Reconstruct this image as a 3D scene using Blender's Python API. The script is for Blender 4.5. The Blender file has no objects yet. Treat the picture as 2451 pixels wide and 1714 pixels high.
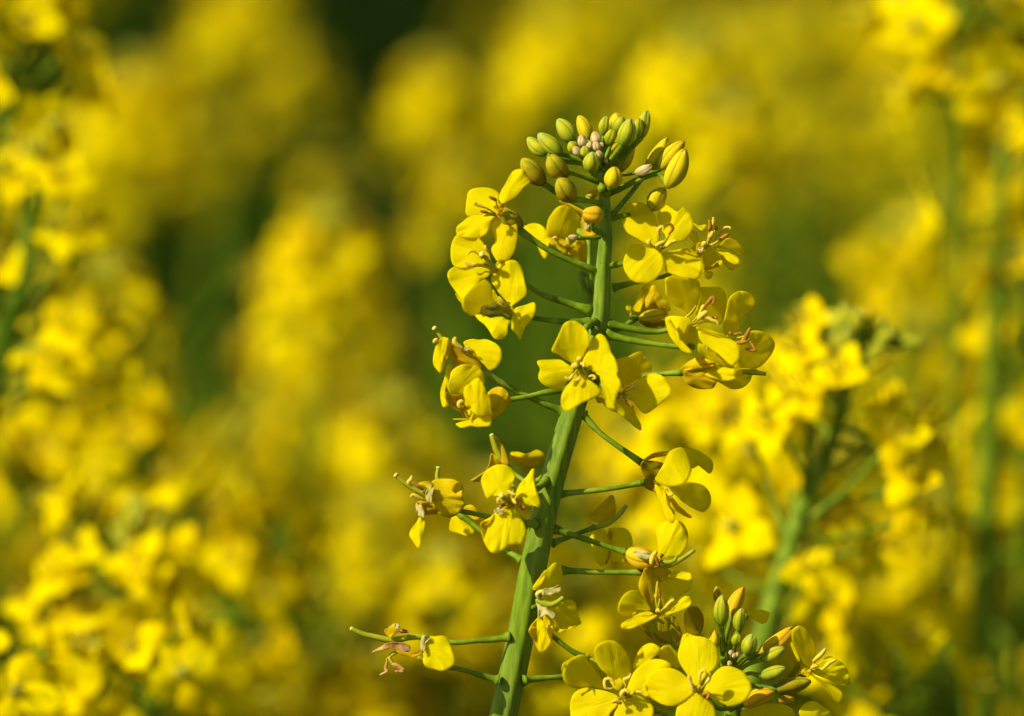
import bpy, math, random
from mathutils import Vector, Matrix, noise
R = math.radians
random.seed(11)
sc = bpy.context.scene
COL = sc.collection

# ------------------------------------------------------------------ camera
IMG_W, IMG_H = 2451.0, 1714.0          # the photograph
FRAME = 0.220                          # metres across the plane of focus
S = FRAME / IMG_W
LENS = 200.0
D = FRAME * LENS / 36.0                # focus distance
PITCH = R(13)
FWD = Vector((0, math.cos(PITCH), -math.sin(PITCH)))
UP = Vector((0, math.sin(PITCH), math.cos(PITCH)))
RIGHT = Vector((1, 0, 0))
FOCUS = Vector((0, 0, 1.25))
CAM = FOCUS - FWD * D
cd = bpy.data.cameras.new('camera')
cam = bpy.data.objects.new('camera', cd)
COL.objects.link(cam)
cam.location = CAM
cam.rotation_euler = (R(90) - PITCH, 0, 0)
cd.lens = LENS
cd.sensor_width = 36
cd.clip_start = 0.05
cd.clip_end = 4000
cd.dof.use_dof = True
cd.dof.focus_distance = D
cd.dof.aperture_fstop = 6.4
sc.camera = cam

# ------------------------------------------------------------------ light
to_sun = (RIGHT * -0.68 + UP * 0.56 + FWD * -0.47).normalized()
elev = math.asin(to_sun.z)
w = bpy.data.worlds.new('World')
sc.world = w
w.use_nodes = True
nt = w.node_tree
bgn = nt.nodes['Background']
sky = nt.nodes.new('ShaderNodeTexSky')
sky.sky_type = 'NISHITA'
sky.sun_disc = False
sky.sun_elevation = elev
sky.sun_rotation = math.atan2(to_sun.x, to_sun.y)
nt.links.new(sky.outputs[0], bgn.inputs[0])
bgn.inputs[1].default_value = 0.11
sl = bpy.data.lights.new('sun', 'SUN')
sl.energy = 5.0
sl.angle = R(0.53)
sl.color = (1.0, 0.97, 0.90)
so = bpy.data.objects.new('sun', sl)
COL.objects.link(so)
so.rotation_euler = to_sun.to_track_quat('Z', 'Y').to_euler()
so.location = (-3, -2, 5)
sc.view_settings.view_transform = 'Standard'
sc.view_settings.look = 'None'
sc.view_settings.gamma = 1
sc.view_settings.exposure = 0.20
sc.cycles.max_bounces = 6
sc.cycles.transmission_bounces = 6
sc.cycles.diffuse_bounces = 3


# ------------------------------------------------------------------ helpers
def P(x, y, d=0.0):
    """photograph pixel + distance in mm behind the plane of focus -> world point"""
    z = D + d / 1000.0
    k = z / D
    return CAM + FWD * z + RIGHT * ((x - IMG_W / 2) * S * k) + UP * (-(y - IMG_H / 2) * S * k)


def V(x, y, d=0.0):                    # same, in the 2296 pixel wide view
    return P(x * 1.0675, y * 1.0675, d)


def ground_z(y):
    if y < 0.0:
        return 0.0
    return -0.03 * min(y, 8.0)


def new_mat(name):
    m = bpy.data.materials.new(name)
    m.use_nodes = True
    return m, m.node_tree, m.node_tree.nodes['Principled BSDF']


def ramp(nt, fac, stops):
    r = nt.nodes.new('ShaderNodeValToRGB')
    el = r.color_ramp.elements
    while len(el) > 1:
        el.remove(el[0])
    el[0].position, el[0].color = stops[0][0], (*stops[0][1], 1)
    for p, c in stops[1:]:
        e = el.new(p)
        e.color = (*c, 1)
    nt.links.new(fac, r.inputs[0])
    return r.outputs[0]


def tex_noise(nt, vec, scale, detail=3, rough=0.55):
    n = nt.nodes.new('ShaderNodeTexNoise')
    n.inputs['Scale'].default_value = scale
    n.inputs['Detail'].default_value = detail
    n.inputs['Roughness'].default_value = rough
    if vec is not None:
        nt.links.new(vec, n.inputs['Vector'])
    return n.outputs[0]


def mapping(nt, vec, scale):
    mp = nt.nodes.new('ShaderNodeMapping')
    mp.inputs['Scale'].default_value = scale
    nt.links.new(vec, mp.inputs[0])
    return mp.outputs[0]


def math_node(nt, op, a, b):
    n = nt.nodes.new('ShaderNodeMath')
    n.operation = op
    for i, q in enumerate((a, b)):
        if isinstance(q, (int, float)):
            n.inputs[i].default_value = q
        else:
            nt.links.new(q, n.inputs[i])
    return n.outputs[0]


def petal_mat(name, cols, tau, veins=True, rough=0.6, tcol=None, spec=0.03):
    m, nt, b = new_mat(name)
    out = nt.nodes['Material Output']
    tc = nt.nodes.new('ShaderNodeTexCoord')
    oi = nt.nodes.new('ShaderNodeObjectInfo')
    big = tex_noise(nt, tc.outputs['Object'], 260, 3)
    v = tex_noise(nt, mapping(nt, tc.outputs['UV'], (2.2, 26, 1)), 1.0, 3)
    f = math_node(nt, 'ADD', math_node(nt, 'MULTIPLY', big, 0.45), math_node(nt, 'MULTIPLY', v, 0.30))
    f = math_node(nt, 'ADD', f, math_node(nt, 'MULTIPLY', oi.outputs['Random'], 0.25))
    c = ramp(nt, f, cols)
    nt.links.new(c, b.inputs['Base Color'])
    b.inputs['Roughness'].default_value = rough
    b.inputs['Specular IOR Level'].default_value = spec
    if veins:
        bp = nt.nodes.new('ShaderNodeBump')
        bp.inputs['Strength'].default_value = 0.55
        bp.inputs['Distance'].default_value = 0.0004
        fine = tex_noise(nt, tc.outputs['Object'], 900, 2)
        h = math_node(nt, 'ADD', v, math_node(nt, 'MULTIPLY', fine, 0.35))
        nt.links.new(h, bp.inputs['Height'])
        nt.links.new(bp.outputs[0], b.inputs['Normal'])
    tr = nt.nodes.new('ShaderNodeBsdfTranslucent')
    if tcol:
        tr.inputs[0].default_value = (*tcol, 1)
    else:
        nt.links.new(c, tr.inputs[0])
    mx = nt.nodes.new('ShaderNodeMixShader')
    mx.inputs[0].default_value = tau
    nt.links.new(b.outputs[0], mx.inputs[1])
    nt.links.new(tr.outputs[0], mx.inputs[2])
    nt.links.new(mx.outputs[0], out.inputs[0])
    return m


def green_mat(name, stops, scale=(1, 1, 1), nscale=300, rough=0.45, bump=0.3, uv=False, spec=0.12):
    m, nt, b = new_mat(name)
    tc = nt.nodes.new('ShaderNodeTexCoord')
    src = tc.outputs['UV' if uv else 'Object']
    n = tex_noise(nt, mapping(nt, src, scale), nscale, 4, 0.6)
    c = ramp(nt, n, stops)
    nt.links.new(c, b.inputs['Base Color'])
    b.inputs['Roughness'].default_value = rough
    b.inputs['Specular IOR Level'].default_value = spec
    b.inputs['Subsurface Weight'].default_value = 0.0
    if bump:
        bp = nt.nodes.new('ShaderNodeBump')
        bp.inputs['Strength'].default_value = bump
        bp.inputs['Distance'].default_value = 0.0004
        nt.links.new(n, bp.inputs['Height'])
        nt.links.new(bp.outputs[0], b.inputs['Normal'])
    return m


def bud_mat(name, stops):
    """colour runs from the base of the bud to its tip, broken up by noise"""
    m, nt, b = new_mat(name)
    tc = nt.nodes.new('ShaderNodeTexCoord')
    sx = nt.nodes.new('ShaderNodeSeparateXYZ')
    nt.links.new(tc.outputs['UV'], sx.inputs[0])
    n = tex_noise(nt, tc.outputs['Object'], 420, 3)
    st = tex_noise(nt, mapping(nt, tc.outputs['UV'], (1.5, 5, 1)), 1.0, 2)
    f = math_node(nt, 'ADD', math_node(nt, 'MULTIPLY', sx.outputs[0], 0.62), math_node(nt, 'MULTIPLY', n, 0.38))
    f = math_node(nt, 'ADD', f, math_node(nt, 'MULTIPLY', math_node(nt, 'SUBTRACT', st, 0.5), 0.35))
    c = ramp(nt, f, stops)
    # the four sepals meet in fine darker seams
    sm = math_node(nt, 'ABSOLUTE', math_node(nt, 'COSINE', math_node(nt, 'MULTIPLY', sx.outputs[1], math.pi), 0), 0)
    seam = ramp(nt, sm, [(0.05, (.50, .50, .4)), (0.22, (.92, .92, .9)), (0.7, (1, 1, 1))])
    mu = nt.nodes.new('ShaderNodeMixRGB')
    mu.blend_type = 'MULTIPLY'
    mu.inputs[0].default_value = 1
    nt.links.new(c, mu.inputs[1])
    nt.links.new(seam, mu.inputs[2])
    nt.links.new(mu.outputs[0], b.inputs['Base Color'])
    b.inputs['Roughness'].default_value = 0.7
    b.inputs['Specular IOR Level'].default_value = 0.06
    bp = nt.nodes.new('ShaderNodeBump')
    bp.inputs['Strength'].default_value = 0.35
    bp.inputs['Distance'].default_value = 0.0004
    nt.links.new(math_node(nt, 'ADD', st, n), bp.inputs['Height'])
    nt.links.new(bp.outputs[0], b.inputs['Normal'])
    return m


YEL = [(0.25, (0.83, 0.66, 0.0)), (0.5, (0.90, 0.765, 0.0)), (0.75, (0.93, 0.81, 0.0))]
M = {}
M['petal'] = petal_mat('yellow_petal', YEL, 0.57, tcol=(0.97, 0.82, 0.0))
M['faded'] = petal_mat('fading_petal', [(0.25, (0.72, 0.44, 0.003)), (0.5, (0.80, 0.58, 0.003)), (0.75, (0.86, 0.66, 0.003))], 0.36)
M['orange'] = petal_mat('orange_sepal', [(0.25, (0.56, 0.31, 0.004)), (0.5, (0.70, 0.44, 0.005)), (0.75, (0.74, 0.52, 0.01))], 0.35)
M['olive'] = petal_mat('olive_sepal', [(0.25, (0.30, 0.21, 0.003)), (0.5, (0.42, 0.32, 0.003)), (0.75, (0.50, 0.40, 0.005))], 0.3)
M['pale'] = petal_mat('papery_base_and_highlight', [(0.25, (0.56, 0.43, 0.07)), (0.5, (0.72, 0.60, 0.16)), (0.75, (0.82, 0.73, 0.30))], 0.3)  # petal bases, and a few patches of painted highlight
M['field_petal'] = petal_mat('field_petal', [(0.22, (0.78, 0.48, 0.0)), (0.5, (0.86, 0.65, 0.0)), (0.75, (0.90, 0.71, 0.0))], 0.28, veins=False, spec=0.0)
M['anther'] = green_mat('tan_anther', [(0.3, (0.72, 0.46, 0.02)), (0.55, (0.84, 0.61, 0.05)), (0.75, (0.86, 0.68, 0.10))], nscale=900, rough=0.7)
M['brown'] = green_mat('brown_anther', [(0.3, (0.26, 0.10, 0.005)), (0.6, (0.44, 0.20, 0.012)), (0.8, (0.56, 0.30, 0.02))], nscale=900, rough=0.7)
M['filament'] = green_mat('yellow_filament', [(0.3, (0.55, 0.42, 0.01)), (0.7, (0.74, 0.58, 0.02))], nscale=500)

M['pistil'] = green_mat('pistil_green', [(0.3, (0.32, 0.34, 0.006)), (0.7, (0.48, 0.46, 0.015))], nscale=500)
for nm_, col_ in (('filament', (.85, .66, .01)), ('anther', (.85, .6, .04)), ('pistil', (.6, .58, .02))):
    # thin, light-passing tissue
    nt_ = M[nm_].node_tree
    tr_ = nt_.nodes.new('ShaderNodeBsdfTranslucent')
    tr_.inputs[0].default_value = (*col_, 1)
    mx_ = nt_.nodes.new('ShaderNodeMixShader')
    mx_.inputs[0].default_value = 0.18
    nt_.links.new(nt_.nodes['Principled BSDF'].outputs[0], mx_.inputs[1])
    nt_.links.new(tr_.outputs[0], mx_.inputs[2])
    nt_.links.new(mx_.outputs[0], nt_.nodes['Material Output'].inputs[0])
M['dry'] = green_mat('dry_petal', [(0.3, (0.30, 0.13, 0.02)), (0.55, (0.52, 0.28, 0.05)), (0.75, (0.62, 0.5, 0.36))], nscale=500, rough=0.8)


def stem_mat(name):
    m, nt, b = new_mat(name)
    tc = nt.nodes.new('ShaderNodeTexCoord')
    o = tc.outputs['Object']
    streak = tex_noise(nt, mapping(nt, o, (90, 90, 5)), 9, 4, 0.65)
    c1 = ramp(nt, streak, [(0.32, (0.095, 0.155, 0.0005)), (0.45, (0.135, 0.205, 0.001)), (0.55, (0.165, 0.238, 0.001)), (0.70, (0.22, 0.29, 0.006))])
    patch = tex_noise(nt, mapping(nt, o, (1, 1, .25)), 150, 4, 0.7)
    bloom = ramp(nt, patch, [(0.50, (0, 0, 0)), (0.70, (.4, .4, .4))])
    mx = nt.nodes.new('ShaderNodeMixRGB')
    nt.links.new(bloom, mx.inputs[0])
    nt.links.new(c1, mx.inputs[1])
    mx.inputs[2].default_value = (0.25, 0.32, 0.05, 1)
    spots = ramp(nt, tex_noise(nt, o, 620, 2), [(0.70, (1, 1, 1)), (0.76, (.6, .55, .4))])
    mu = nt.nodes.new('ShaderNodeMixRGB')
    mu.blend_type = 'MULTIPLY'
    mu.inputs[0].default_value = 1
    nt.links.new(mx.outputs[0], mu.inputs[1])
    nt.links.new(spots, mu.inputs[2])
    nt.links.new(mu.outputs[0], b.inputs['Base Color'])
    b.inputs['Roughness'].default_value = 0.55
    b.inputs['Specular IOR Level'].default_value = 0.15
    b.inputs['Sheen Weight'].default_value = 0.10
    b.inputs['Sheen Roughness'].default_value = 0.4
    b.inputs['Sheen Tint'].default_value = (.75, .9, .55, 1)
    bp = nt.nodes.new('ShaderNodeBump')
    bp.inputs['Strength'].default_value = 0.3
    bp.inputs['Distance'].default_value = 0.0004
    nt.links.new(math_node(nt, 'ADD', streak, math_node(nt, 'MULTIPLY', patch, .3)), bp.inputs['Height'])
    nt.links.new(bp.outputs[0], b.inputs['Normal'])
    return m


M['stem'] = stem_mat('stem_green')
M['stalk'] = green_mat('stalk_green', [(0.36, (0.095, 0.150, 0.001)), (0.5, (0.155, 0.225, 0.002)), (0.64, (0.24, 0.31, 0.012))], nscale=260, rough=0.55)
M['stigma'] = green_mat('stigma_cream', [(0.3, (0.55, 0.46, 0.06)), (0.7, (0.68, 0.58, 0.13))], nscale=900)
M['leaf'] = green_mat('leaf_green', [(0.25, (0.010, 0.026, 0.001)), (0.5, (0.020, 0.048, 0.002)), (0.75, (0.04, 0.08, 0.006))], nscale=24, rough=0.85, bump=0.1, spec=0.0)
M['under'] = green_mat('painted_shade_leaf_green', [(0.3, (0.004, 0.010, 0.0003)), (0.5, (0.008, 0.020, 0.0006)), (0.7, (0.018, 0.038, 0.001))], nscale=14, rough=0.9, bump=0, spec=0.0)  # understory shade is put into this darkened leaf colour
M['far_and_shaded_stem'] = green_mat('far_and_shaded_stem_green', [(0.3, (0.03, 0.065, 0.002)), (0.7, (0.075, 0.135, 0.006))], nscale=40, bump=0, spec=0.0)  # distant stems and pods; on the left-edge stalk it paints in shade
M['b_green'] = bud_mat('green_bud', [(0.15, (0.15, 0.22, 0.006)), (0.38, (0.28, 0.31, 0.010)), (0.55, (0.46, 0.41, 0.010)), (0.7, (0.38, 0.38, 0.02)), (0.88, (0.40, 0.40, 0.09))])
M['b_dark'] = bud_mat('dark_green_bud', [(0.15, (0.14, 0.18, 0.004)), (0.42, (0.25, 0.28, 0.006)), (0.65, (0.42, 0.38, 0.008)), (0.9, (0.42, 0.40, 0.04))])
M['b_yellow'] = bud_mat('yellow_bud', [(0.12, (0.36, 0.35, 0.006)), (0.36, (0.56, 0.44, 0.004)), (0.62, (0.68, 0.48, 0.004)), (0.88, (0.60, 0.34, 0.01))])
M['b_orange'] = bud_mat('orange_bud', [(0.15, (0.52, 0.40, 0.01)), (0.4, (0.68, 0.42, 0.006)), (0.65, (0.72, 0.38, 0.006)), (0.9, (0.68, 0.30, 0.01))])
M['b_brown'] = bud_mat('brown_bud', [(0.15, (0.17, 0.17, 0.004)), (0.33, (0.24, 0.20, 0.004)), (0.47, (0.38, 0.24, 0.004)), (0.58, (0.27, 0.24, 0.005)), (0.72, (0.46, 0.34, 0.006)), (0.88, (0.28, 0.29, 0.012))])
M['b_pink'] = bud_mat('pink_bud', [(0.15, (0.36, 0.30, 0.04)), (0.38, (0.58, 0.42, 0.12)), (0.58, (0.70, 0.51, 0.21)), (0.8, (0.52, 0.31, 0.07))])
M['soil'] = green_mat('soil', [(0.3, (0.018, 0.014, 0.008)), (0.7, (0.05, 0.037, 0.02))], nscale=30, rough=0.95, bump=0.4)


def catmull(pts, n, closed=False):
    out = []
    m = len(pts)
    segs = m if closed else m - 1
    for i in range(segs):
        if closed:
            p0, p1, p2, p3 = pts[(i - 1) % m], pts[i], pts[(i + 1) % m], pts[(i + 2) % m]
        else:
            p1, p2 = pts[i], pts[i + 1]
            p0 = pts[i - 1] if i else p1 + (p1 - p2)
            p3 = pts[i + 2] if i + 2 < m else p2 + (p2 - p1)
        for k in range(n):
            t = k / n
            out.append(0.5 * ((2 * p1) + (p2 - p0) * t + (2 * p0 - 5 * p1 + 4 * p2 - p3) * t * t + (3 * p1 - p0 - 3 * p2 + p3) * t ** 3))
    if not closed:
        out.append(pts[-1].copy())
    return out


class MB:
    def __init__(self):
        self.v, self.f, self.uv, self.mi, self.mats = [], [], [], [], []

    def mat(self, m):
        if m not in self.mats:
            self.mats.append(m)
        return self.mats.index(m)

    def grid(self, rows, uvs, m, closed=True, cap0=False, cap1=False):
        """rows: list of equally long lists of points"""
        mi = self.mat(m)
        o = len(self.v)
        n = len(rows[0])
        for r, u in zip(rows, uvs):
            self.v.extend(r)
            self.uv.extend(u)
        for i in range(len(rows) - 1):
            for j in range(n if closed else n - 1):
                a, b = o + i * n + j, o + i * n + (j + 1) % n
                self.f.append((a, b, b + n, a + n))
                self.mi.append(mi)
        if cap0:
            self.f.append(tuple(o + j for j in range(n))[::-1]); self.mi.append(mi)
        if cap1:
            q = o + (len(rows) - 1) * n
            self.f.append(tuple(q + j for j in range(n))); self.mi.append(mi)

    def tube(self, pts, radii, m, sides=10, sub=5, ridge=0.0, nr=6):
        path = catmull(pts, sub) if len(pts) > 1 and sub > 1 else pts
        n = len(path)
        rad = []
        for i in range(n):
            q = i / (n - 1) * (len(radii) - 1)
            k = min(int(q), len(radii) - 2) if len(radii) > 1 else 0
            rad.append(radii[k] + (radii[min(k + 1, len(radii) - 1)] - radii[k]) * (q - k))
        t0 = (path[1] - path[0]).normalized()
        a = t0.cross(Vector((0.31, 0.9, 0.2))).normalized()
        rows, uvs = [], []
        L = 0
        for i, p in enumerate(path):
            t = (path[min(i + 1, n - 1)] - path[max(i - 1, 0)]).normalized()
            a = (a - t * a.dot(t)).normalized()
            b = t.cross(a)
            if i:
                L += (p - path[i - 1]).length
            row, ur = [], []
            for j in range(sides):
                th = 2 * math.pi * j / sides
                rr = rad[i] * (1 + ridge * math.cos(nr * th + 0.8 * L / 0.05))
                row.append(p + a * (rr * math.cos(th)) + b * (rr * math.sin(th)))
                ur.append((L, j / sides))
            rows.append(row); uvs.append(ur)
        self.grid(rows, uvs, m, True, True, True)

    def blob(self, c, r, m, seg=8, ax=None, stretch=1.0):
        ax = (ax or UP).normalized()
        a = ax.cross(Vector((0.3, 0.8, 0.1))).normalized()
        b = ax.cross(a)
        rows, uvs = [], []
        for i in range(1, 6):
            ph = math.pi * i / 6
            rows.append([c + ax * (-math.cos(ph) * r * stretch) + (a * math.cos(2 * math.pi * j / seg) + b * math.sin(2 * math.pi * j / seg)) * (r * math.sin(ph)) for j in range(seg)])
            uvs.append([(i / 6, j / seg) for j in range(seg)])
        self.grid(rows, uvs, m, True, True, True)

    def bud(self, B, T, width, m, seg=24, fat=0.42, lobes=0.12, twist=0.3):
        ax = (T - B)
        L = ax.length
        ax.normalize()
        a = ax.cross(FWD)
        a = a.normalized() if a.length > 1e-4 else RIGHT.copy()
        b = ax.cross(a)
        rows, uvs = [], []
        N = 12
        ph0 = random.uniform(0, 6.3)
        bow = random.uniform(-0.06, 0.06) * L
        for i in range(N + 1):
            s = i / N
            ss = 0.012 + 0.976 * s
            e_ = (ss - fat) / (fat if ss < fat else 1 - fat)
            prof = max(0.0, 1 - abs(e_) ** (2.1 if ss < fat else 1.75)) ** 0.66
            r = width / 2 * prof
            lb = lobes * (0.4 + 1.3 * s)
            row = []
            for j in range(seg):
                th = 2 * math.pi * j / seg - math.pi / 2
                q = abs(math.cos(2 * th + ph0 + twist * s))
                rr = r * (1 - lb + 1.6 * lb * q ** 0.45)
                zz = s * L
                if i >= N - 1:
                    zz -= 0.09 * L * (1 - q) * (1 if i == N else 0.5)
                row.append(B + ax * zz + a * (rr * math.cos(th) + bow * math.sin(math.pi * s)) + b * (rr * math.sin(th)))
            rows.append(row)
            uvs.append([(s, (2 * (2 * math.pi * j / seg - math.pi / 2) + ph0 + twist * s) / math.pi) for j in range(seg)])
        self.grid(rows, uvs, m, True, True, True)

    def obj(self, name, parent=None, origin=None, solid=0.0):
        o = origin or Vector((0, 0, 0))
        me = bpy.data.meshes.new(name)
        me.from_pydata([v - o for v in self.v], [], self.f)
        for m in self.mats:
            me.materials.append(m)
        me.polygons.foreach_set('material_index', self.mi)
        me.polygons.foreach_set('use_smooth', [True] * len(self.f))
        ul = me.uv_layers.new(name='UVMap')
        flat = []
        for l in me.loops:
            flat.extend(self.uv[l.vertex_index])
        ul.data.foreach_set('uv', flat)
        me.update()
        ob = bpy.data.objects.new(name, me)
        COL.objects.link(ob)
        if parent:
            ob.parent = parent
        if solid:
            md = ob.modifiers.new('thickness', 'SOLIDIFY')
            md.thickness = solid
            md.offset = 0
        return ob


def empty(name, loc, label, cat, group=None):
    o = bpy.data.objects.new(name, None)
    COL.objects.link(o)
    o.location = loc
    o.empty_display_size = 0.02
    o['label'] = label
    o['category'] = cat
    if group:
        o['group'] = group
    return o


# ------------------------------------------------------------------ ground
gm = MB()
ys = [-400, -40, -8, -3, -1.5, 0, 1, 2, 3, 4, 5, 6, 7, 8, 12, 40, 200, 1500]
xs = [-1000, -200, -40, -8, -4, -2, -1, -0.5, 0, 0.5, 1, 2, 4, 8, 40, 200, 1000]
rows = []
for yy in ys:
    rows.append([Vector((xx, yy, ground_z(yy) + (0.012 * noise.noise(Vector((xx * 7, yy * 7, 0))) if abs(xx) < 9 and abs(yy) < 9 else 0))) for xx in xs])
gm.grid(rows, [[(p.x, p.y) for p in r] for r in rows], M['soil'], closed=False)
g = gm.obj('ground')
g['kind'] = 'structure'

# ------------------------------------------------------------------ the two sharp plants, traced piece by piece
FR = {'1': (1200, 240, .21796), '2': (1040, 380, .28019), '3': (1420, 460, .31128), '4': (1020, 740, .27003),
      '5': (920, 1020, .21169), '6': (1300, 1040, .31123), '7': (820, 1330, .26132), '8': (1340, 1380, .31359),
      'A': (1030, 390, .14324), 'B': (1060, 590, .14320), 'C': (1240, 480, .14948), 'D': (1590, 500, .11206),
      'E': (1580, 660, .18061), 'G': (1030, 770, .16191), 'H': (1460, 660, .08717), 'V': (0, 0, 1.0675)}


def pix(fr, x, y):
    ox, oy, k = FR[fr]
    return ox + x * k, oy + y * k


def pts2(s):
    return [tuple(float(q) for q in w_.split(',')) for w_ in s.split()]


def path3(fr, s, d0=0.0, d1=None):
    """'x,y x,y[,d]' -> world points; depth runs from d0 to d1 where it is not given"""
    L = pts2(s)
    out = []
    for i, q in enumerate(L):
        d = q[2] if len(q) > 2 else d0 + ((d0 if d1 is None else d1) - d0) * i / max(1, len(L) - 1)
        X, Y = pix(fr, q[0], q[1])
        out.append(P(X, Y, d))
    return out


class Plant:
    def __init__(self, name, base, label):
        self.o = base
        self.root = empty(name, base, label, 'plant')


MMPX = S * 1000


class Flower:
    def __init__(self, plant, fr, ped, d0=0.0, d1=0.0, r=(0.95, 0.75), name='flower', recept=1.0):
        self.p, self.fr = plant, fr
        mb = MB()
        pp = path3(ped[0], ped[1], d0, d1)
        mb.tube(pp, [r[0] * 1.05e-3, r[0] * .66e-3, r[0] * .57e-3, r[0] * .55e-3, r[0] * .54e-3, r[1] * .54e-3, r[1] * .54e-3, r[1] * .55e-3, r[1] * .58e-3, r[1] * .66e-3, r[1] * .85e-3], M['stalk'], 10, 6)
        if recept:
            mb.blob(pp[-1], recept * .75e-3, M['stalk'], 10)
        self.ob = mb.obj(name, plant.root, plant.o)

    def petal(self, s, d0=0.0, gx=-0.2, gy=-0.2, bend=0.0, cup=0.0, m='petal', name='petal', flut=0.35, fr=None, base=None, crk=0.10):
        if gx < 0 and m == 'petal':
            gx, gy = gx - .12, gy - .10
        L2 = [Vector(pix(fr or self.fr, *q)) for q in pts2(s)]
        b0 = L2[0].copy()
        ol = catmull([q for q in L2], 4, closed=True)
        cen = sum(ol, Vector((0, 0))) / len(ol)
        ax = (cen - b0)
        if base:
            b0 = Vector(pix(fr or self.fr, *base))
            ax = cen - b0
        ax.normalize()
        sd = Vector((-ax.y, ax.x))
        Lm = max((q - b0).dot(ax) for q in ol) * MMPX
        Wm = max(abs((q - b0).dot(sd)) for q in ol) * MMPX
        core = b0 * 0.25 + cen * 0.75
        mb = MB()
        ph = random.uniform(0, 6.28)
        kf = random.choice((3, 4, 5))
        seed = random.uniform(0, 100)

        def pt3(q, rr, th):
            e = (q - b0) * MMPX
            s_, t_ = e.dot(ax), e.dot(sd)
            dp = d0 + gx * e.x + gy * e.y + bend * Lm * (s_ / Lm) ** 2 + cup * (t_ * t_) / max(Wm, 0.1)
            dp += flut * rr ** 3 * math.sin(kf * th + ph)
            dp += crk * math.sin(t_ * 3.3 + 2.2 * noise.noise(Vector((s_ * 0.5, t_ * 0.6, seed)))) * min(1, s_ / Lm + 0.2)
            dp += 0.35 * noise.noise(Vector((q.x * 0.025, q.y * 0.025, seed)))
            return P(q.x, q.y, dp), (max(0.0, s_ / Lm), t_ / max(2 * Wm, 0.1) + 0.5 + seed)
        n = len(ol)
        rows, uvs = [], []
        for rr in (0.03, 0.25, 0.5, 0.72, 0.89, 1.0):
            row, ur = [], []
            for j, q in enumerate(ol):
                p3, u = pt3(core + (q - core) * rr, rr, 2 * math.pi * j / n)
                row.append(p3); ur.append(u)
            rows.append(row); uvs.append(ur)
        mb.grid(rows, uvs, M[m], True, True, False)
        return mb.obj(name, self.ob, self.p.o, solid=0.00018)

    def sepal(self, s, d0=0.0, gx=0.1, gy=0.1, m='olive', **k):
        k.setdefault('cup', 0.5)
        return self.petal(s, d0, gx, gy, m=m, name='sepal', **k)

    def stamen(self, fil, anth, d0=0.0, d1=-3.0, m='anther', ra=0.42, rf=0.22, fr=None):
        mb = MB()
        f = fr or self.fr
        ap = path3(f, anth, d1, d1 - 0.6)
        if fil:
            fp = path3(f, fil, d0, d1)
            mb.tube(fp + [ap[0]] if len(fp) == 1 else fp, [rf * 1e-3, rf * 0.85e-3], M['filament'], 6, 4)
        n = len(ap)
        mb.tube(ap, [ra * 0.5e-3, ra * .85e-3, ra * .9e-3, ra * 0.75e-3, ra * 0.42e-3], M[m], 8, 5, ridge=0.14, nr=2)
        return mb.obj('stamen', self.ob, self.p.o)

    def pistil(self, s, d0=0.0, d1=-3.0, r=0.55, knob=0.75, fr=None):
        mb = MB()
        pp = path3(fr or self.fr, s, d0, d1)
        mb.tube(pp, [r * .75e-3, r * .85e-3, r * 0.7e-3, r * 0.55e-3], M['pistil'], 9, 5)
        if knob:
            mb.blob(pp[-1], knob * .75e-3, M['stigma'], 9, pp[-1] - pp[-2], 0.6)
        return mb.obj('pistil', self.ob, self.p.o)

    def calyx(self, b, t, width, d0=0.0, d1=0.0, m='b_brown', fr=None, fat=0.45):
        mb = MB()
        f = fr or self.fr
        B, T = path3(f, '%s %s' % (b, t), d0, d1)
        mb.bud(B, T, width * FR[f][2] * S, M[m], fat=fat, lobes=0.1)
        return mb.obj('calyx', self.ob, self.p.o)


def add_bud(plant, fr, b, t, width, m, d0=0.0, d1=None, stalk=None, sd=None, fat=0.45, rs=0.6, name='flower_bud'):
    mb = MB()
    B, T = path3(fr, '%s %s' % (b, t), d0, d0 if d1 is None else d1)
    mb.bud(B, T, width * .93 * FR[fr][2] * S, M[m], fat=fat)
    ob = mb.obj(name, plant.root, plant.o)
    if stalk:
        sb = MB()
        sp = path3(fr, stalk + ' ' + b, 0.0 if sd is None else sd, d0)
        # run the stalk a little way into the bud
        sp[-1] = B + (T - B) * 0.06
        sb.tube(sp, [rs * .95e-3, rs * .72e-3, rs * .7e-3, rs * 1.0e-3], M['stalk'], 8, 5)
        sb.obj('stalk', ob, plant.o)
    return ob


def to_ground(fr, s, d):
    X, Y = pix(fr, *s)
    p = P(X, Y, d)
    return Vector((p.x, p.y, ground_z(p.y)))


# ---- main plant
hx, hy = 1120, 2300
hp = P(hx, hy, 30)
H = Plant('rapeseed_plant', Vector((hp.x + 0.01, hp.y + 0.02, ground_z(hp.y))), 'tall sharp rapeseed plant with a thick leaning green stem topped by closed buds')
sb = MB()
stem_pts = [H.o.lerp(hp, q_) for q_ in (0, .25, .5, .7, .83, .91, .96)] + [hp.lerp(P(1150, 2010, 12), .5), P(1150, 2010, 12), P(1183, 1840, 7), P(1209, 1696, 4), P(1243, 1539, 2), P(1277, 1356, 0), P(1316, 1174, 0), P(1366, 1000, 0), P(1402, 890, 0),
            P(1436, 769, 0), P(1444, 640, 0), P(1450, 560, 0), P(1447, 480, 0), P(1443, 430, 0), P(1440, 402, 0)]
px = MMPX / 1000
sb.tube(stem_pts, [v * px * .95 for v in (44, 44, 44, 43, 42, 40, 38, 37, 36, 35, 34, 33, 33, 31, 29, 27, 24, 19.5, 17, 14.5, 11, 7)], M['stem'], 30, 8, ridge=0.06, nr=6)
sb.obj('stem', H.root, H.o)

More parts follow.
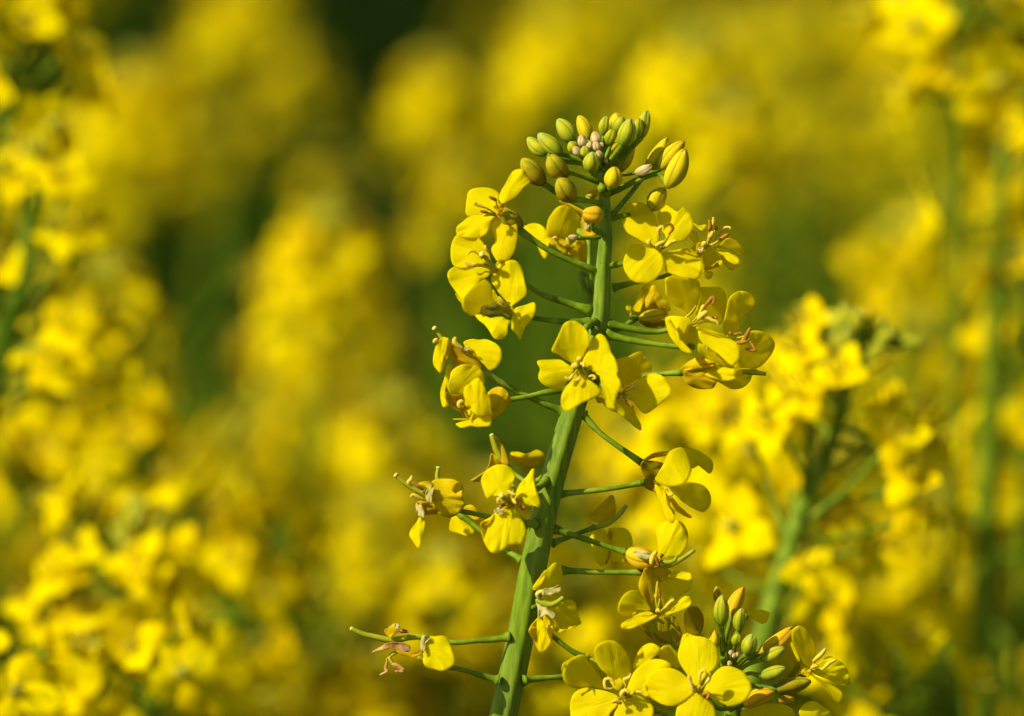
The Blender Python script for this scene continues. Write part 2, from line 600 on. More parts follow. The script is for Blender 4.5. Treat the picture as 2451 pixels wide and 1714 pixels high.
f = Flower(H, 'A', ('2', '1400,975 1300,925 1000,795 730,615'), 0, -4, (1.35, 1.1))
f.calyx('1540,1100', '1130,760', 290, -4, -6, 'b_brown')
f.petal('1180,665 1150,590 1180,480 1240,370 1320,220 1370,150 1430,115 1530,105 1570,170 1630,250 1680,300 1600,370 1480,510 1400,590 1300,640 1230,672', -6.5, -.1, -.15, 0, .3)
f.petal('1140,850 1050,870 900,885 760,900 640,895 590,840 595,720 610,600 630,500 690,440 800,415 940,412 1050,440 1130,490 1150,530 1140,640 1160,740', -6.5, -.15, -.15, .0, .2)
f.petal('1080,880 1030,930 1000,1010 980,1090 930,1180 850,1240 800,1260 650,1250 520,1230 440,1190 430,1110 460,1050 560,970 640,905 760,875 900,870', -6.0, -.1, -.3, .0, .2)
f.petal('1130,690 1190,680 1230,720 1210,800 1190,900 1150,860 1080,780 1060,720', -8, .1, .1, 0, .5, m='faded', name='petal')
f.stamen('1120,760 1100,640', '1110,630 1040,590 980,560', -8.5, -10, 'brown', .45)
f.stamen('1120,870 1000,790 900,740', '900,745 800,705 740,680 770,665', -8, -11, 'anther', .42)
f.stamen('1130,880 1040,850 960,830', '960,830 890,815 835,800', -8, -10.5, 'brown', .42)
f.stamen('', '1080,850 1130,890 1170,935', -8, -8.5, 'brown', .40)
f.stamen('1130,890 1000,870', '1010,868 930,872 890,880', -8, -9.5, 'anther', .32)

f = Flower(H, '2', ('2', '1340,1300 1100,1220 900,1150 700,1010 560,920'), 0, -5, (1.3, 1.0))
f.calyx('720,880', '520,910', 130, -4, -6, 'b_brown')
f.petal('540,880 500,820 485,770 520,710 510,650 490,580 520,530 580,505 640,500 690,530 710,600 705,700 690,770 670,820 630,865 570,878', -7, -.2, -.1, 0, .25)
f.petal('470,850 440,760 390,690 320,640 250,628 200,640 160,690 140,760 138,830 150,890 180,920 250,930 330,915 420,900', -7, -.1, -.15, -.06, -.35)
f.petal('480,960 400,925 300,930 220,920 160,925 120,960 110,1000 130,1060 170,1120 210,1170 240,1200 300,1130 350,1080 400,1030 450,1010', -7.5, -.05, -.3, -.08, -.3)
f.petal('180,1150 210,1170 250,1200 300,1260 260,1260 220,1220 195,1190', -5.5, .1, -.1)
f.stamen('870,420 760,360 640,310 560,290', '560,295 490,318 420,300 365,255', -7, -11, 'anther', .42, fr='B')
f.stamen('880,350 800,300 750,280', '760,280 700,235 705,170 760,190', -7.5, -10, 'anther', .5, fr='B')
f.stamen('860,400 800,250 760,60', '770,90 720,40 710,-20', -7.5, -9.5, 'anther', .42, fr='B')
f.stamen('870,440 740,420 690,430', '690,430 620,460 560,440', -7, -10, 'filament', .32, fr='B')
f.stamen('880,420 700,250 590,130', '590,130 520,80 450,90 420,135', -7, -11, 'filament', .30, fr='B')
f.pistil('890,400 760,260 650,130', -6.5, -11.5, .75, .9, fr='B')

f = Flower(H, 'B', ('2', '1330,1400 1150,1392 950,1375 780,1345 640,1290'), 0, -7, (1.25, 1.0))
f.calyx('1230,1130', '1060,1090', 200, -6.5, -8, 'b_brown')
f.petal('1140,1010 1050,900 950,790 870,680 805,560 870,420 940,300 1080,240 1190,225 1270,280 1330,400 1360,560 1390,680 1400,790 1360,850 1250,930 1170,980', -9, -.12, -.1, -.03, .1)
f.petal('900,1000 840,860 830,740 800,640 740,570 690,555 600,610 500,680 410,770 340,870 320,950 340,1040 400,1110 480,1160 560,1130 640,1090 760,1010', -12, .8, .45, .0, -.25)
f.petal('1000,1180 900,1180 800,1200 720,1170 640,1140 540,1150 600,1230 700,1310 770,1400 830,1500 880,1545 950,1555 1020,1520 1080,1460 1080,1380 1090,1320 1130,1250 1060,1220', -9, -.05, -.25, .0, .5)
f.petal('1160,1150 1200,1050 1260,1010 1380,980 1520,935 1545,1000 1540,1110 1470,1240 1380,1330 1340,1440 1300,1555 1240,1480 1150,1380 1140,1300 1150,1210', -9, -.3, -.1, .0, .2)
f.petal('1150,1100 1060,1050 960,960 880,800 840,720 830,800 850,920 950,1080 1060,1140', -10, .0, -.1, 0, .2)
f.stamen('1150,1130 1000,1090 850,1090', '850,1100 740,1115 650,1090 630,1030 740,1000 800,1020', -9.5, -14, 'anther', .42)
f.stamen('1140,1100 960,1110 800,1110', '830,1110 760,1085 700,1060', -10, -13.5, 'anther', .4)
f.stamen('1130,1080 1040,960', '1040,960 980,900 930,840', -9.5, -12, 'anther', .45)
f.stamen('1150,1070 1090,1010', '1100,1010 1060,990 1090,950 1130,960', -10, -12.5, 'anther', .42)
f.pistil('1140,1110 1000,1050 865,972', -9, -14.5, .85, .95)

f = Flower(H, 'C', ('2', '1350,1250 1340,1100 1320,950 1320,720 1240,620'), 6, 13, (1.1, 0.9))
f.petal('640,600 500,590 455,540 455,430 490,290 560,180 640,100 740,80 830,110 920,170 980,250 1010,330 1000,420 1010,540 950,600 800,620', 13, .3, .35, 0, .3)
f.petal('520,640 480,560 420,440 340,380 250,365 150,390 90,440 160,540 260,660 320,760 380,880 430,930 470,880 500,820 480,740', 12, -.2, -.1, 0, .2)
f.petal('520,600 640,600 760,640 790,740 760,860 680,800 580,740 520,690', 11, -.2, .1, 0, .3, m='faded')
f.petal('960,640 1090,680 1100,900 1000,960 850,900 780,800 830,740 900,680', 11, .3, .2, 0, .5, m='faded')
f.petal('1030,240 1040,330 1120,390 1200,440 1260,540 1180,570 1060,560 1010,440 1010,330', 9, -.2, -.2, 0, .3, m='faded')
f.petal('1040,330 1110,380 1140,400 1130,455 1060,450', 8, -.2, -.2, 0, .3, m='pale')  # pale patch paints the highlight on the petal
f.sepal('660,0 760,40 900,60 1000,110 1060,170 1040,240 960,170 850,90 720,60', 9, 0, -.2, m='orange')
f.stamen('700,760 620,640', '640,640 600,600 560,600', 12, 9, 'anther', .5)
f.stamen('800,780 840,700', '830,720 800,650 780,600', 12, 9, 'anther', .5)

f = Flower(H, '3', ('3', '90,575 150,560 230,550 380,520 490,450'), 0, -2, (1.3, 0.9))
f.petal('470,420 400,390 330,350 260,310 225,250 220,190 240,120 280,85 340,78 410,100 460,160 490,230 500,300 495,380', -3.5, -.12, -.22, .03, .12)
f.petal('520,420 560,350 520,280 495,200 510,150 560,100 610,130 650,150 690,115 730,150 760,200 765,270 740,330 700,370 640,385 580,405', -3, -.2, -.18, .03, .25)
f.petal('490,440 420,430 350,400 290,410 270,450 240,500 230,560 250,620 300,680 370,700 440,695 490,660 530,600 540,530 525,470', -3.6, -.1, -.15, .05, .05)
f.petal('525,470 620,450 720,430 780,460 830,520 840,570 830,620 800,670 720,660 640,640 560,610 545,550', -3.4, -.14, -.12, .05, .1)
f.stamen('500,440 500,380 510,330', '505,330 500,290 530,265 545,290', -4, -8, 'anther', .40)
f.stamen('515,440 560,370 590,320', '580,325 610,280 590,245 565,245', -4, -9, 'brown', .36)
f.stamen('490,440 450,410', '450,415 425,385 440,365', -4, -6.5, 'anther', .5)
f.stamen('510,440 500,420', '480,415 515,395 550,378', -4, -7.5, 'anther', .5)
f.stamen('520,450 580,400', '560,420 600,385 645,372', -4, -8, 'anther', .42)
f.pistil('510,445 515,425 520,410', -3, -7.5, .8, .8)

f = Flower(H, 'D', ('3', '150,735 330,690 480,660 560,640 680,560'), 3, 1, (1.05, 0.9))
f.petal('1000,800 1120,850 1250,900 1340,920 1450,980 1560,1030 1600,1090 1590,1160 1560,1195 1450,1160 1360,1110 1280,1030 1210,960', 0, -.25, -.3)
f.petal('1200,980 1360,1110 1590,1180 1500,1290 1420,1310 1350,1270 1260,1150', 2, .4, .5)
f.petal('1050,820 1180,780 1250,700 1340,630 1450,650 1560,700 1640,800 1700,900 1730,980 1650,960 1500,930 1380,900 1270,840', 1, .5, .6, 0, -.3)
f.petal('920,780 1040,860 1110,940 1170,1000 1180,1090 1090,1180 960,1240 880,1240 830,1130 820,1020 880,900', -1, .6, .7)
f.petal('700,760 570,640 560,560 600,480 680,490 710,560 740,650', -1, -.2, -.1, 0, .5)
f.petal('840,500 610,310 700,350 800,350 880,340 920,380 890,430', 1, -.1, -.3)
f.petal('880,1200 830,1360 930,1340 1030,1350 1040,1420 990,1490 920,1500 870,1430', 3, .5, .6)
f.sepal('870,1250 1000,1230 1110,1180 1170,1100 1220,1090 1250,1140 1200,1220 1100,1240 950,1300 860,1310', -2, -.1, -.1, m='faded')
f.sepal('620,1080 560,900 640,780 780,700 900,720 930,800 800,1000 700,1090', -1, .2, .3, m='faded')
f.petal('840,820 820,880 790,960 740,900 720,850 760,830', -2, -.1, -.1, m='pale')
f.stamen('900,780 940,600 960,470', '940,470 975,380 960,240', -1, -3, 'brown', .42)
f.stamen('930,780 980,560 1010,390', '1010,390 1050,290 1050,180', -1, -3, 'anther', .42)
f.stamen('920,790 1040,560 1090,450', '1090,450 1110,410 1120,385', -1, -2, 'brown', .42)
f.stamen('920,790 960,640', '950,620 1000,560 1040,480', -1, -4, 'anther', .5)
f.stamen('950,790 1120,600 1210,470', '1210,470 1300,400 1400,400 1405,435', -1, -2, 'anther', .3)
f.stamen('950,800 1100,720 1180,670', '1180,670 1270,600 1370,540', -1, -3, 'brown', .46)
f.stamen('900,800 880,760', '820,800 850,740 900,720', -2, -4, 'anther', .5)

f = Flower(H, 'E', ('3', '95,1010 300,1050 450,1075 570,1060 700,1000'), 0, -1, (1.35, 1.0))
f.petal('400,520 470,440 510,350 530,250 530,130 500,60 430,40 300,30 150,20 70,40 70,130 80,240 130,330 200,400 270,430 330,470', -1, .55, .6, 0, -.1)
f.petal('560,590 480,520 490,400 510,330 540,220 540,155 650,150 780,150 840,190 870,260 875,350 865,450 830,580 790,640 700,630', 1, .6, .6, 0, .15)
f.petal('380,560 260,540 170,530 90,550 70,590 100,720 150,830 220,920 300,1000 390,1030 430,1010 470,950 490,850 495,750 470,690 420,620', -5, .25, .1, 0, 1.0)
f.petal('80,600 130,580 200,690 240,760 260,860 320,960 430,1010 390,1030 300,1000 220,920 150,830 100,720', -6.5, -.1, -.1, 0, .4)
f.stamen('420,640 480,560 570,420', '570,430 640,350 700,285 715,330 690,380', -5, -9, 'brown', .40)
f.stamen('430,650 520,520', '520,530 570,420 590,390', -5, -8, 'anther', .5)
f.stamen('440,650 540,540', '500,580 590,500 630,480', -5, -9, 'anther', .6)
f.stamen('440,670 560,620 680,600', '540,560 640,565 690,590 750,610 770,650', -5, -9, 'anther', .42)
f.stamen('', '690,560 760,560', -6, -8, 'brown', .4)
f.stamen('340,550 410,490 475,400', '470,410 478,395', -4, -6, 'filament', .2)
f.calyx('200,760', '420,640', 200, -2, -4, 'b_green')

f = Flower(H, 'E', ('3', '100,1095 250,1130 450,1165 620,1185 760,1190'), -1, -4, (1.35, 1.0))
f.petal('500,740 560,740 640,760 760,820 900,840 1000,880 1040,950 1065,1020 1050,1100 1000,1170 950,1190 880,1140 780,1040 680,980 600,930 540,860', -7, -.05, -.3, 0, .3)
f.petal('510,900 600,930 700,980 760,1060 850,1110 950,1190 850,1190 720,1140 600,1070 510,1020', -6, .1, .1, 0, .6)
f.petal('600,930 650,960 610,960 570,900', -8, -.1, -.2, m='pale')
f.petal('480,690 600,700 780,760 930,830 1010,900 960,890 820,830 640,760', -8.3, 0, .2)
f.petal('990,1100 1000,1000 1060,880 1150,760 1250,730 1350,740 1430,780 1500,850 1520,930 1480,1030 1420,1110 1340,1190 1250,1230 1100,1240 990,1230 1010,1160', 0, .5, .65, 0, .1)
f.petal('900,780 830,720 860,560 880,430 900,330 950,260 1030,210 1110,205 1200,240 1250,320 1240,400 1180,460 1100,520 1050,600 1050,700 1000,760', 2, .6, .6, 0, .1)
f.stamen('860,860 1000,830 1130,800', '1120,860 1150,780 1195,690', -5, -8, 'brown', .48)
f.stamen('850,850 900,800', '960,790 1030,765 1095,762', -5, -7, 'brown', .3)
f.stamen('900,890 1000,890', '1000,890 1090,885 1160,870', -5, -8, 'brown', .5)
f.stamen('1160,840 1200,880', '1200,890 1230,930 1270,1000', -6, -8, 'brown', .32)
f.stamen('', '1130,970 1200,985 1275,1000', -6, -7, 'brown', .42)
f.stamen('850,820 900,790', '890,790 920,770 930,750', -5, -6, 'anther', .3)

f = Flower(H, 'E', ('4', '1600,600 1880,600 2050,578 2270,562'), 3, -2, (1.0, 1.0))
f.sepal('270,1240 330,1170 430,1110 520,1070 600,1090 700,1140 740,1170 700,1200 560,1230 420,1250 330,1260', -4, -.2, -.2, m='faded', bend=0)
f.sepal('310,1290 340,1260 480,1260 600,1290 700,1320 770,1370 740,1430 700,1490 600,1500 480,1490 370,1440 320,1380', -4, .0, .2, m='faded')
f.petal('560,1290 700,1190 960,1190 990,1290 1000,1360 870,1390 740,1370', -3.4, -.2, -.2, 0, .4)
f.petal('700,1360 860,1390 1000,1360 1000,1240 1250,1230 1290,1260 1220,1320 1200,1380 1130,1460 1040,1500 950,1500 880,1470', -1, .5, .6)
f.petal('330,1260 450,1240 600,1210 720,1180 760,1300 700,1330 500,1270', -2.5, -.1, -.1, m='faded')
f.pistil('1100,1270 1250,1283 1400,1303', -1, -2, .75, .0)

f = Flower(H, 'H', ('H', '0,1520 200,1480 430,1370 700,1160'), 4, 10, (1.1, 1.0))
f.petal('800,1000 640,950 630,900 700,750 800,500 880,320 1000,200 1100,200 1060,400 960,640 860,850', 11, -.2, -.2, 0, .5)
f.petal('1000,900 960,640 1100,350 1200,260 1300,350 1400,550 1550,700 1620,800 1660,950 1430,970 1400,760 1250,560 1180,500', 12, .1, .1, 0, .3, m='faded')
f.petal('620,1000 900,500 1300,500 1450,800 1430,1000 860,1080', 14, .5, .5, m='faded')
f.sepal('580,1140 430,900 480,820 560,840 580,950', 10, -.2, -.1, m='faded')
f.calyx('780,1180', '1600,1040', 330, 9, 11, 'b_yellow')
f.sepal('800,1230 1000,1400 1300,1430 1500,1400 1480,1220 1200,1200', 12, .3, .5)

f = Flower(H, '4', ('4', '1500,180 1470,260 1430,380 1370,490'), -4, -9, (1.1, .9))
f.petal('1330,490 1240,450 1170,400 1115,370 1150,280 1190,190 1220,130 1270,105 1330,108 1390,150 1430,210 1450,290 1430,350 1400,410 1370,460', -10, .0, .15, 0, -.5)
f.petal('1310,530 1240,480 1190,450 1100,450 1000,455 985,480 1010,530 995,590 1010,640 1080,690 1180,720 1230,670 1270,600', -10, .05, -.15, 0, .5)
f.petal('1340,540 1300,620 1260,670 1210,740 1195,800 1200,860 1240,905 1300,880 1380,830 1480,790 1550,745 1510,680 1440,620 1380,560', -10.5, -.1, -.2, 0, .15)
f.petal('1385,490 1400,430 1430,380 1440,340 1480,270 1530,220 1580,240 1620,310 1640,380 1680,450 1700,540 1690,580 1720,640 1725,700 1690,760 1670,850 1680,890 1640,890 1600,870 1590,800 1570,720 1560,650 1550,600 1500,570 1440,520', -10.5, -.3, -.05, 0, .15)
f.stamen('1350,520 1310,580', '1310,570 1270,620 1230,600', -10, -12, 'anther', .42)
f.stamen('1340,500', '1290,515 1320,505 1350,500', -10, -13, 'anther', .75)
f.stamen('1360,500', '1340,450 1360,440 1375,430', -10, -12.5, 'anther', .55)
f.stamen('1370,500', '1370,480 1395,490 1400,515', -10, -13, 'anther', .5)
f.stamen('1370,520 1430,580', '1440,600 1480,590 1500,615 1470,620', -10, -12, 'anther', .36)
f.stamen('1350,540 1370,600', '1360,600 1345,630 1300,630', -10, -12.5, 'anther', .36)
f.pistil('1350,500 1335,498 1325,500', -9, -13.5, .8, .85)

f = Flower(H, '4', ('4', '1440,560 1540,660 1640,740 1740,760'), 2, -4, (1.0, .9))
f.petal('1740,700 1700,560 1690,470 1700,440 1790,420 1850,390 1900,378 1930,400 1940,430 1980,470 2000,510 1990,550 1930,560 1900,600 1830,650', -4, .45, .5, 0, .2)
f.petal('1740,740 1830,660 1920,600 2010,570 2090,590 2140,640 2175,720 2150,780 2060,850 1950,925 1890,890 1840,830', -5, -.25, -.15, 0, .15)
f.petal('1720,770 1800,820 1840,880 1860,950 1900,1020 1905,1070 1870,1060 1800,1000 1730,940 1620,880 1640,830', -4, .3, .1, 0, .3)
f.petal('1690,800 1640,840 1560,790 1500,770 1520,830 1560,820 1610,880 1690,860', -3.6, .3, .3, m='faded')
f.stamen('1730,750 1780,720', '1780,720 1840,690 1870,680 1880,710', -5, -8, 'anther', .4)
f.stamen('1720,760 1770,700', '1760,700 1800,680 1850,690', -5, -7.5, 'anther', .42)
f.stamen('1720,770 1760,810', '1760,810 1800,840 1840,870', -5, -7, 'brown', .4)
f.stamen('', '1690,790 1700,760 1720,740', -6, -7, 'brown', .38)
f.pistil('1730,760 1760,770 1800,790', -4, -8, .55, .6)

f = Flower(H, 'G', ('4', '1200,900 1100,860 900,770 700,670 500,555'), 0, -4, (1.3, 1.15))
f.petal('540,400 490,310 550,270 630,258 720,270 820,262 920,295 1000,350 1045,420 1050,540 1010,640 940,700 880,720 800,640 700,540 620,440', -5, -.2, -.1, 0, .2)
f.petal('150,760 90,700 50,640 40,560 60,440 100,320 160,240 220,228 250,260 215,400 190,540 170,650', -7, -.3, 0, 0, .5)
f.petal('160,760 165,640 190,500 215,380 245,240 290,280 330,350 300,450 250,530 210,640', -7, .4, .2, 0, .3, m='faded')
f.sepal('760,680 680,520 600,400 520,420 420,370 330,340 320,430 440,560 560,640 700,690', -6, .1, .1, m='orange')
f.sepal('280,500 340,440 450,560 540,640 420,680 330,600', -5, .2, .3, m='orange')
f.stamen('600,520 480,400', '480,400 390,340 355,290 375,230', -6, -8, 'anther', .62)
f.stamen('', '120,270 80,280 45,310', -6, -6, 'anther', .6)
f.petal('500,390 540,375 580,390 560,430 510,425', -8, -.1, -.2, m='pale')
f.pistil('300,420 160,230 90,130 60,95', -4, -5, .5, .8)

f = Flower(H, 'G', ('4', '1300,700 1180,722 1050,740 900,775 750,803 690,830'), 0, -5, (1.25, 1.0))
f.petal('300,1070 250,960 280,860 310,750 370,680 470,635 560,630 650,645 730,690 780,770 800,850 790,920 740,960 640,1000 500,1080 400,1080', -8, .2, .25, 0, .25)
f.petal('180,1250 150,1080 170,940 210,840 240,700 260,640 320,640 300,720 270,820 250,920 210,1000 220,1100 270,1220 230,1255', -6, -.3, -.1, 0, .3)
f.petal('700,1390 600,1320 530,1250 500,1200 500,1000 560,930 640,860 700,830 750,870 800,960 830,1040 880,1120 900,1250 920,1380 850,1390', -11, -.05, .15, 0, .35, crk=.2)
f.sepal('900,1400 980,1290 900,1270 860,1150 840,1080 870,1030 920,990 1000,965 1080,980 1140,1040 1180,1120 1190,1180 1160,1240 1120,1270 1080,1330 920,1450', -8, .1, .1, m='faded')
f.petal('640,1440 340,1440 420,1450 500,1440 560,1300 640,1370 760,1390 860,1390 910,1400 900,1480 870,1540 780,1550 680,1555 600,1540 520,1555 460,1565 410,1550 390,1500', -9, -.05, -.5, 0, .1)
f.petal('590,1470 520,1460 450,1350 350,1280 270,1210 220,1130 220,1040 300,1070 420,1090 500,1120 520,1230 560,1360', -8, .4, .3, 0, .2, m='orange')
f.stamen('560,1440 510,1330 470,1260', '500,1250 440,1260 425,1210 460,1175 490,1190', -10, -11, 'anther', .5)

f = Flower(H, '5', ('5', '1700,1100 1600,1100 1500,1000 1420,880'), -3, -8, (1.3, 1.0))
f.petal('1370,810 1320,790 1210,800 1160,820 1120,720 1095,630 1110,560 1160,500 1230,450 1320,432 1400,450 1460,510 1475,580 1440,650 1400,740', -9, -.1, -.15, 0, .2)
f.petal('1470,860 1510,700 1560,620 1620,560 1680,480 1690,590 1710,720 1760,850 1750,915 1680,900 1600,905', -9, -.25, -.1, 0, .2)
f.petal('1690,480 1700,600 1720,720 1760,850 1750,915 1690,820 1660,700 1670,580', -8.6, .6, .1, m='faded')
f.petal('1400,900 1330,930 1250,980 1200,1030 1100,1090 1090,1150 1120,1290 1190,1415 1270,1435 1340,1400 1440,1340 1550,1330 1600,1220 1590,1130 1550,1050 1530,990 1520,920 1440,910', -10, -.05, -.1, 0, .25, crk=.22)
f.petal('1095,1090 1180,1060 1240,1000 1180,1100 1130,1130 1190,1260 1250,1420 1190,1415 1120,1290 1090,1150', -10.6, .4, .1, m='faded')
f.petal('1240,960 1290,920 1340,930 1350,990 1280,990', -10.9, -.1, -.1, m='pale')
f.sepal('1440,920 1380,930 1330,900 1340,850 1430,840 1540,800 1560,850 1500,900', -10.6, .1, .3, m='orange')
f.stamen('1430,870 1340,870', '1340,880 1290,860 1290,820 1340,850', -10, -13, 'anther', .36)
f.stamen('1430,850 1480,870', '1450,820 1470,850 1490,880', -10, -13, 'anther', .45)
f.stamen('1420,830 1400,760', '1390,730 1440,760 1490,780', -10, -12.5, 'anther', .42)
f.stamen('1450,890 1520,910', '1530,900 1560,920 1600,930', -10, -12, 'brown', .6)
f.stamen('1420,890 1340,900', '1370,880 1330,900 1300,925', -10, -12, 'brown', .4)
f.pistil('1430,870 1470,720 1450,670', -9, -12, .55, 0)
f.pistil('1430,870 1370,825 1325,785', -9, -14, .8, .85)

f = Flower(H, '5', ('5', '1830,560 1650,640 1500,560 1400,470'), 4, 9, (1.0, .9))
f.sepal('1190,100 1250,110 1320,190 1370,290 1410,430 1350,430 1300,380 1230,270', 9, -.1, -.1, m='orange')
f.petal('1400,350 1500,290 1600,320 1720,270 1800,310 1800,380 1720,450 1620,470 1500,420', 10, .4, .3, 0, .4, m='faded')
f.petal('1330,430 1200,500 1100,620 970,620 1080,590 1180,440 1210,310 1280,350', 9, .1, .2, m='faded')
f.petal('1420,310 1480,290 1600,320 1560,345 1480,340', 9, -.2, -.4)
f.pistil('1360,430 1270,260 1215,100', 9, 8, .8, .7)

f = Flower(H, '5', ('5', '1640,1110 1400,1070 1190,1025 1000,985 850,950 700,840'), 1, -3, (1.1, 1.0))
f.petal('520,800 530,640 600,600 700,595 780,600 850,640 890,700 880,770 900,830 910,880 870,950 820,1000 740,1030 660,1010 590,960 540,880', -5, .0, .05, 0, .4, m='faded', crk=.2)
f.petal('540,660 560,700 540,800 530,870 490,865 465,780 490,700', -6, -.2, -.1, m='pale')
f.petal('750,700 800,640 870,650 895,720 880,780 800,760', -5.8, .5, .3, m='faded')
f.petal('400,1030 440,1050 460,1100 440,1220 410,1320 380,1380 320,1300 285,1230 310,1150 370,1080', -4, -.2, -.1, 0, .4)
f.sepal('560,900 600,980 520,1000 440,1000 370,990 360,880 430,840', -4.5, .1, .2, m='orange')
f.petal('360,870 400,880 450,950 440,1050 400,1020 360,960', -5.2, -.2, -.1, m='pale')
f.petal('540,640 430,630 380,660 460,690 520,700', -5, 0, -.3, m='faded')
f.stamen('520,780 400,720 310,660', '310,670 270,640 300,600 310,560', -4, -5, 'anther', .45)
f.stamen('520,800 420,740', '440,720 380,680 310,640', -4, -6, 'brown', .45)
f.stamen('500,840 400,830', '440,830 370,800 320,780 300,810', -4, -6, 'anther', .5)
f.pistil('560,830 440,760 280,680 130,555', -4, -5, .75, .85)

f = Flower(H, '5', ('5', '1560,1520 1450,1450 1360,1400 1200,1290 1050,1150 860,1000'), 2, 7, (1.15, .9))
f.petal('800,1010 860,1060 950,1110 1020,1200 930,1240 830,1210 740,1180 750,1060', 7, -.2, -.1, 0, .3)
f.petal('900,920 980,890 1060,960 1080,1050 1000,1050 920,980', 9, 0, .1, m='faded')
f.pistil('640,700 600,580 610,470', 7, 7, .7, .75)

f = Flower(H, '6', ('4', '1390,930 1440,990 1533,1088 1636,1169 1912,1363'), 0, -2, (1.3, 1.0))
f.sepal('750,230 800,200 920,220 940,250 880,300 860,360 870,400 820,370 770,310', -3.5, .25, .35)
f.petal('960,150 1010,110 1080,105 1120,180 1140,250 1120,330 1080,380 1000,400 930,395 860,350 890,290 930,220', -6, -.05, -.1, 0, .3)
f.petal('1050,200 1080,110 1180,120 1250,160 1300,200 1305,260 1280,300 1240,270 1200,235 1140,260', -2, .5, .6, 0, .3)
f.petal('760,210 790,180 850,140 960,130 950,160 880,170 820,190', -3, .4, .6, m='faded')
f.petal('950,380 1050,370 1130,365 1220,385 1270,430 1290,490 1280,550 1230,595 1160,570 1090,530 1030,480', -1, .5, .55, 0, .15)
f.petal('860,390 890,400 930,420 950,500 980,580 1010,630 1000,680 960,660 920,580 870,460', -4, -.25, -.1, 0, .3)
f.petal('930,420 980,500 1010,600 1005,660 970,600 945,500', -3, .6, .4)
f.petal('950,440 1020,520 1060,570 1140,630 1120,640 1040,600 980,550', -1, -.1, -.1, m='faded')
f.sepal('870,320 920,260 940,330 900,400 860,400', -4, .2, .3)
f.stamen('930,380 960,440', '940,440 970,465 1000,460', -3, -4, 'anther', .5)

f = Flower(H, '6', ('6', '110,460 300,440 500,420 650,395 760,370'), 2, 1, (1.1, .95))
f.sepal('755,350 800,340 860,400 870,440 800,420 765,390', 1, .3, .4)
f.petal('850,420 900,440 960,520 1000,600 960,580 890,500', 2, .4, .4, m='faded')

f = Flower(H, '6', ('6', '70,835 230,775 390,715'), 4, 9, (1.1, .9))
f.petal('470,700 350,630 420,560 500,480 540,470 560,560 540,640 500,680', 10, .3, .4, 0, .3, m='faded')
f.petal('440,730 500,770 510,880 490,960 450,1010 400,960 380,870 360,790', 10, -.2, -.1, 0, .3)
f.petal('500,740 530,720 620,720 670,760 690,860 650,960 580,990 520,960 510,850', 11, -.2, -.2, 0, .3)
f.petal('490,780 530,740 520,900 480,1000 470,900', 9.5, .3, .2, m='orange')
f.pistil('390,720 500,680 590,610 640,545', 9, 8, .8, .55)

f = Flower(H, '6', ('6', '80,725 250,780 400,830 520,870 640,905'), 0, -1, (1.15, 1.0))
f.calyx('635,905', '890,985', 165, -1, -4, 'b_orange', fat=.5)
f.petal('900,950 880,800 865,730 900,680 970,665 1050,665 1100,720 1115,790 1100,860 1050,930 960,945', -2, -.2, -.05, 0, .4, crk=.25)
f.petal('690,900 760,895 830,920 800,960 740,945', -5.4, -.1, -.2, m='pale')  # painted highlight lying on the calyx, not a separate petal
f.stamen('', '870,900 840,950 830,1000', -5, -6, 'anther', .6)
f.stamen('', '890,1010 870,960 850,930', -5, -6, 'brown', .5)
f.stamen('860,980 920,930', '900,940 920,930 905,915', -4, -5, 'brown', .3)
f.stamen('900,1000 960,1000', '900,970 950,985 1010,970 1030,930', -4, -5, 'pistil', .55)
f.pistil('870,990 950,1010 1060,960 1165,888', -3, -4, .75, 0)

f = Flower(H, '6', ('6', '140,1045 300,1052 450,1060 600,1060 770,1060'), 0, -1, (1.15, 1.0))
f.petal('790,1030 770,1050 740,1130 740,1190 790,1280 830,1340 860,1250 890,1150 890,1050 840,1020', -4, .35, .3, 0, .3, m='faded')
f.petal('850,1040 980,1080 1060,1060 1130,1070 1150,1140 1120,1200 1050,1240 990,1290 940,1340 890,1200', -1, .3, .35, 0, .2)
f.petal('960,1090 1010,1060 1070,1055 1135,1070 1130,1120 1040,1105', -3, -.3, -.4)
f.petal('850,1030 900,1020 980,1050 980,1100 900,1130 860,1100', -3, .3, .5, m='faded')

f = Flower(H, '7', ('7', '1720,480 1760,470 1800,440'), 0, -5, (1.0, .9))
f.petal('1850,330 1780,320 1740,300 1790,220 1860,140 1940,65 1990,100 2015,160 2000,260 1960,290', -7, .35, .3, 0, .25)
f.petal('1740,300 1790,220 1860,130 1850,200 1800,280', -8, -.3, -.2)
f.petal('1800,330 1850,305 1940,290 1990,270 1995,330 1930,350 1870,370', -8, -.1, -.3, m='pale')
f.petal('1930,520 2020,420 2080,405 2130,430 2150,510 2170,580 2185,620 2130,650 2080,670 2000,705 1950,690 1940,600', -6, .45, .4, 0, .3)
f.petal('2000,705 1950,690 1950,660 2010,690 2080,655 2140,645 2085,672', -7, -.2, -.3)
f.petal('1860,500 1850,540 1920,600 1920,720 1900,820 1820,895 1760,800 1710,700 1720,650 1770,590', -7, .1, .1, 0, -.5, m='faded')
f.petal('1790,560 1830,600 1865,680 1840,790 1815,890 1790,760 1780,650', -8.5, -.35, -.1)
f.petal('1770,400 1800,440 1880,480 1950,540 1930,580 1870,540 1800,570 1790,500', -8, 0, -.2, m='pale', crk=.3)
f.stamen('', '1790,390 1785,350 1830,330 1840,360', -8, -9, 'stigma', .5)
f.pistil('1780,400 1830,430 1900,450 1960,430 2015,388', -8, -9, .85, .6)

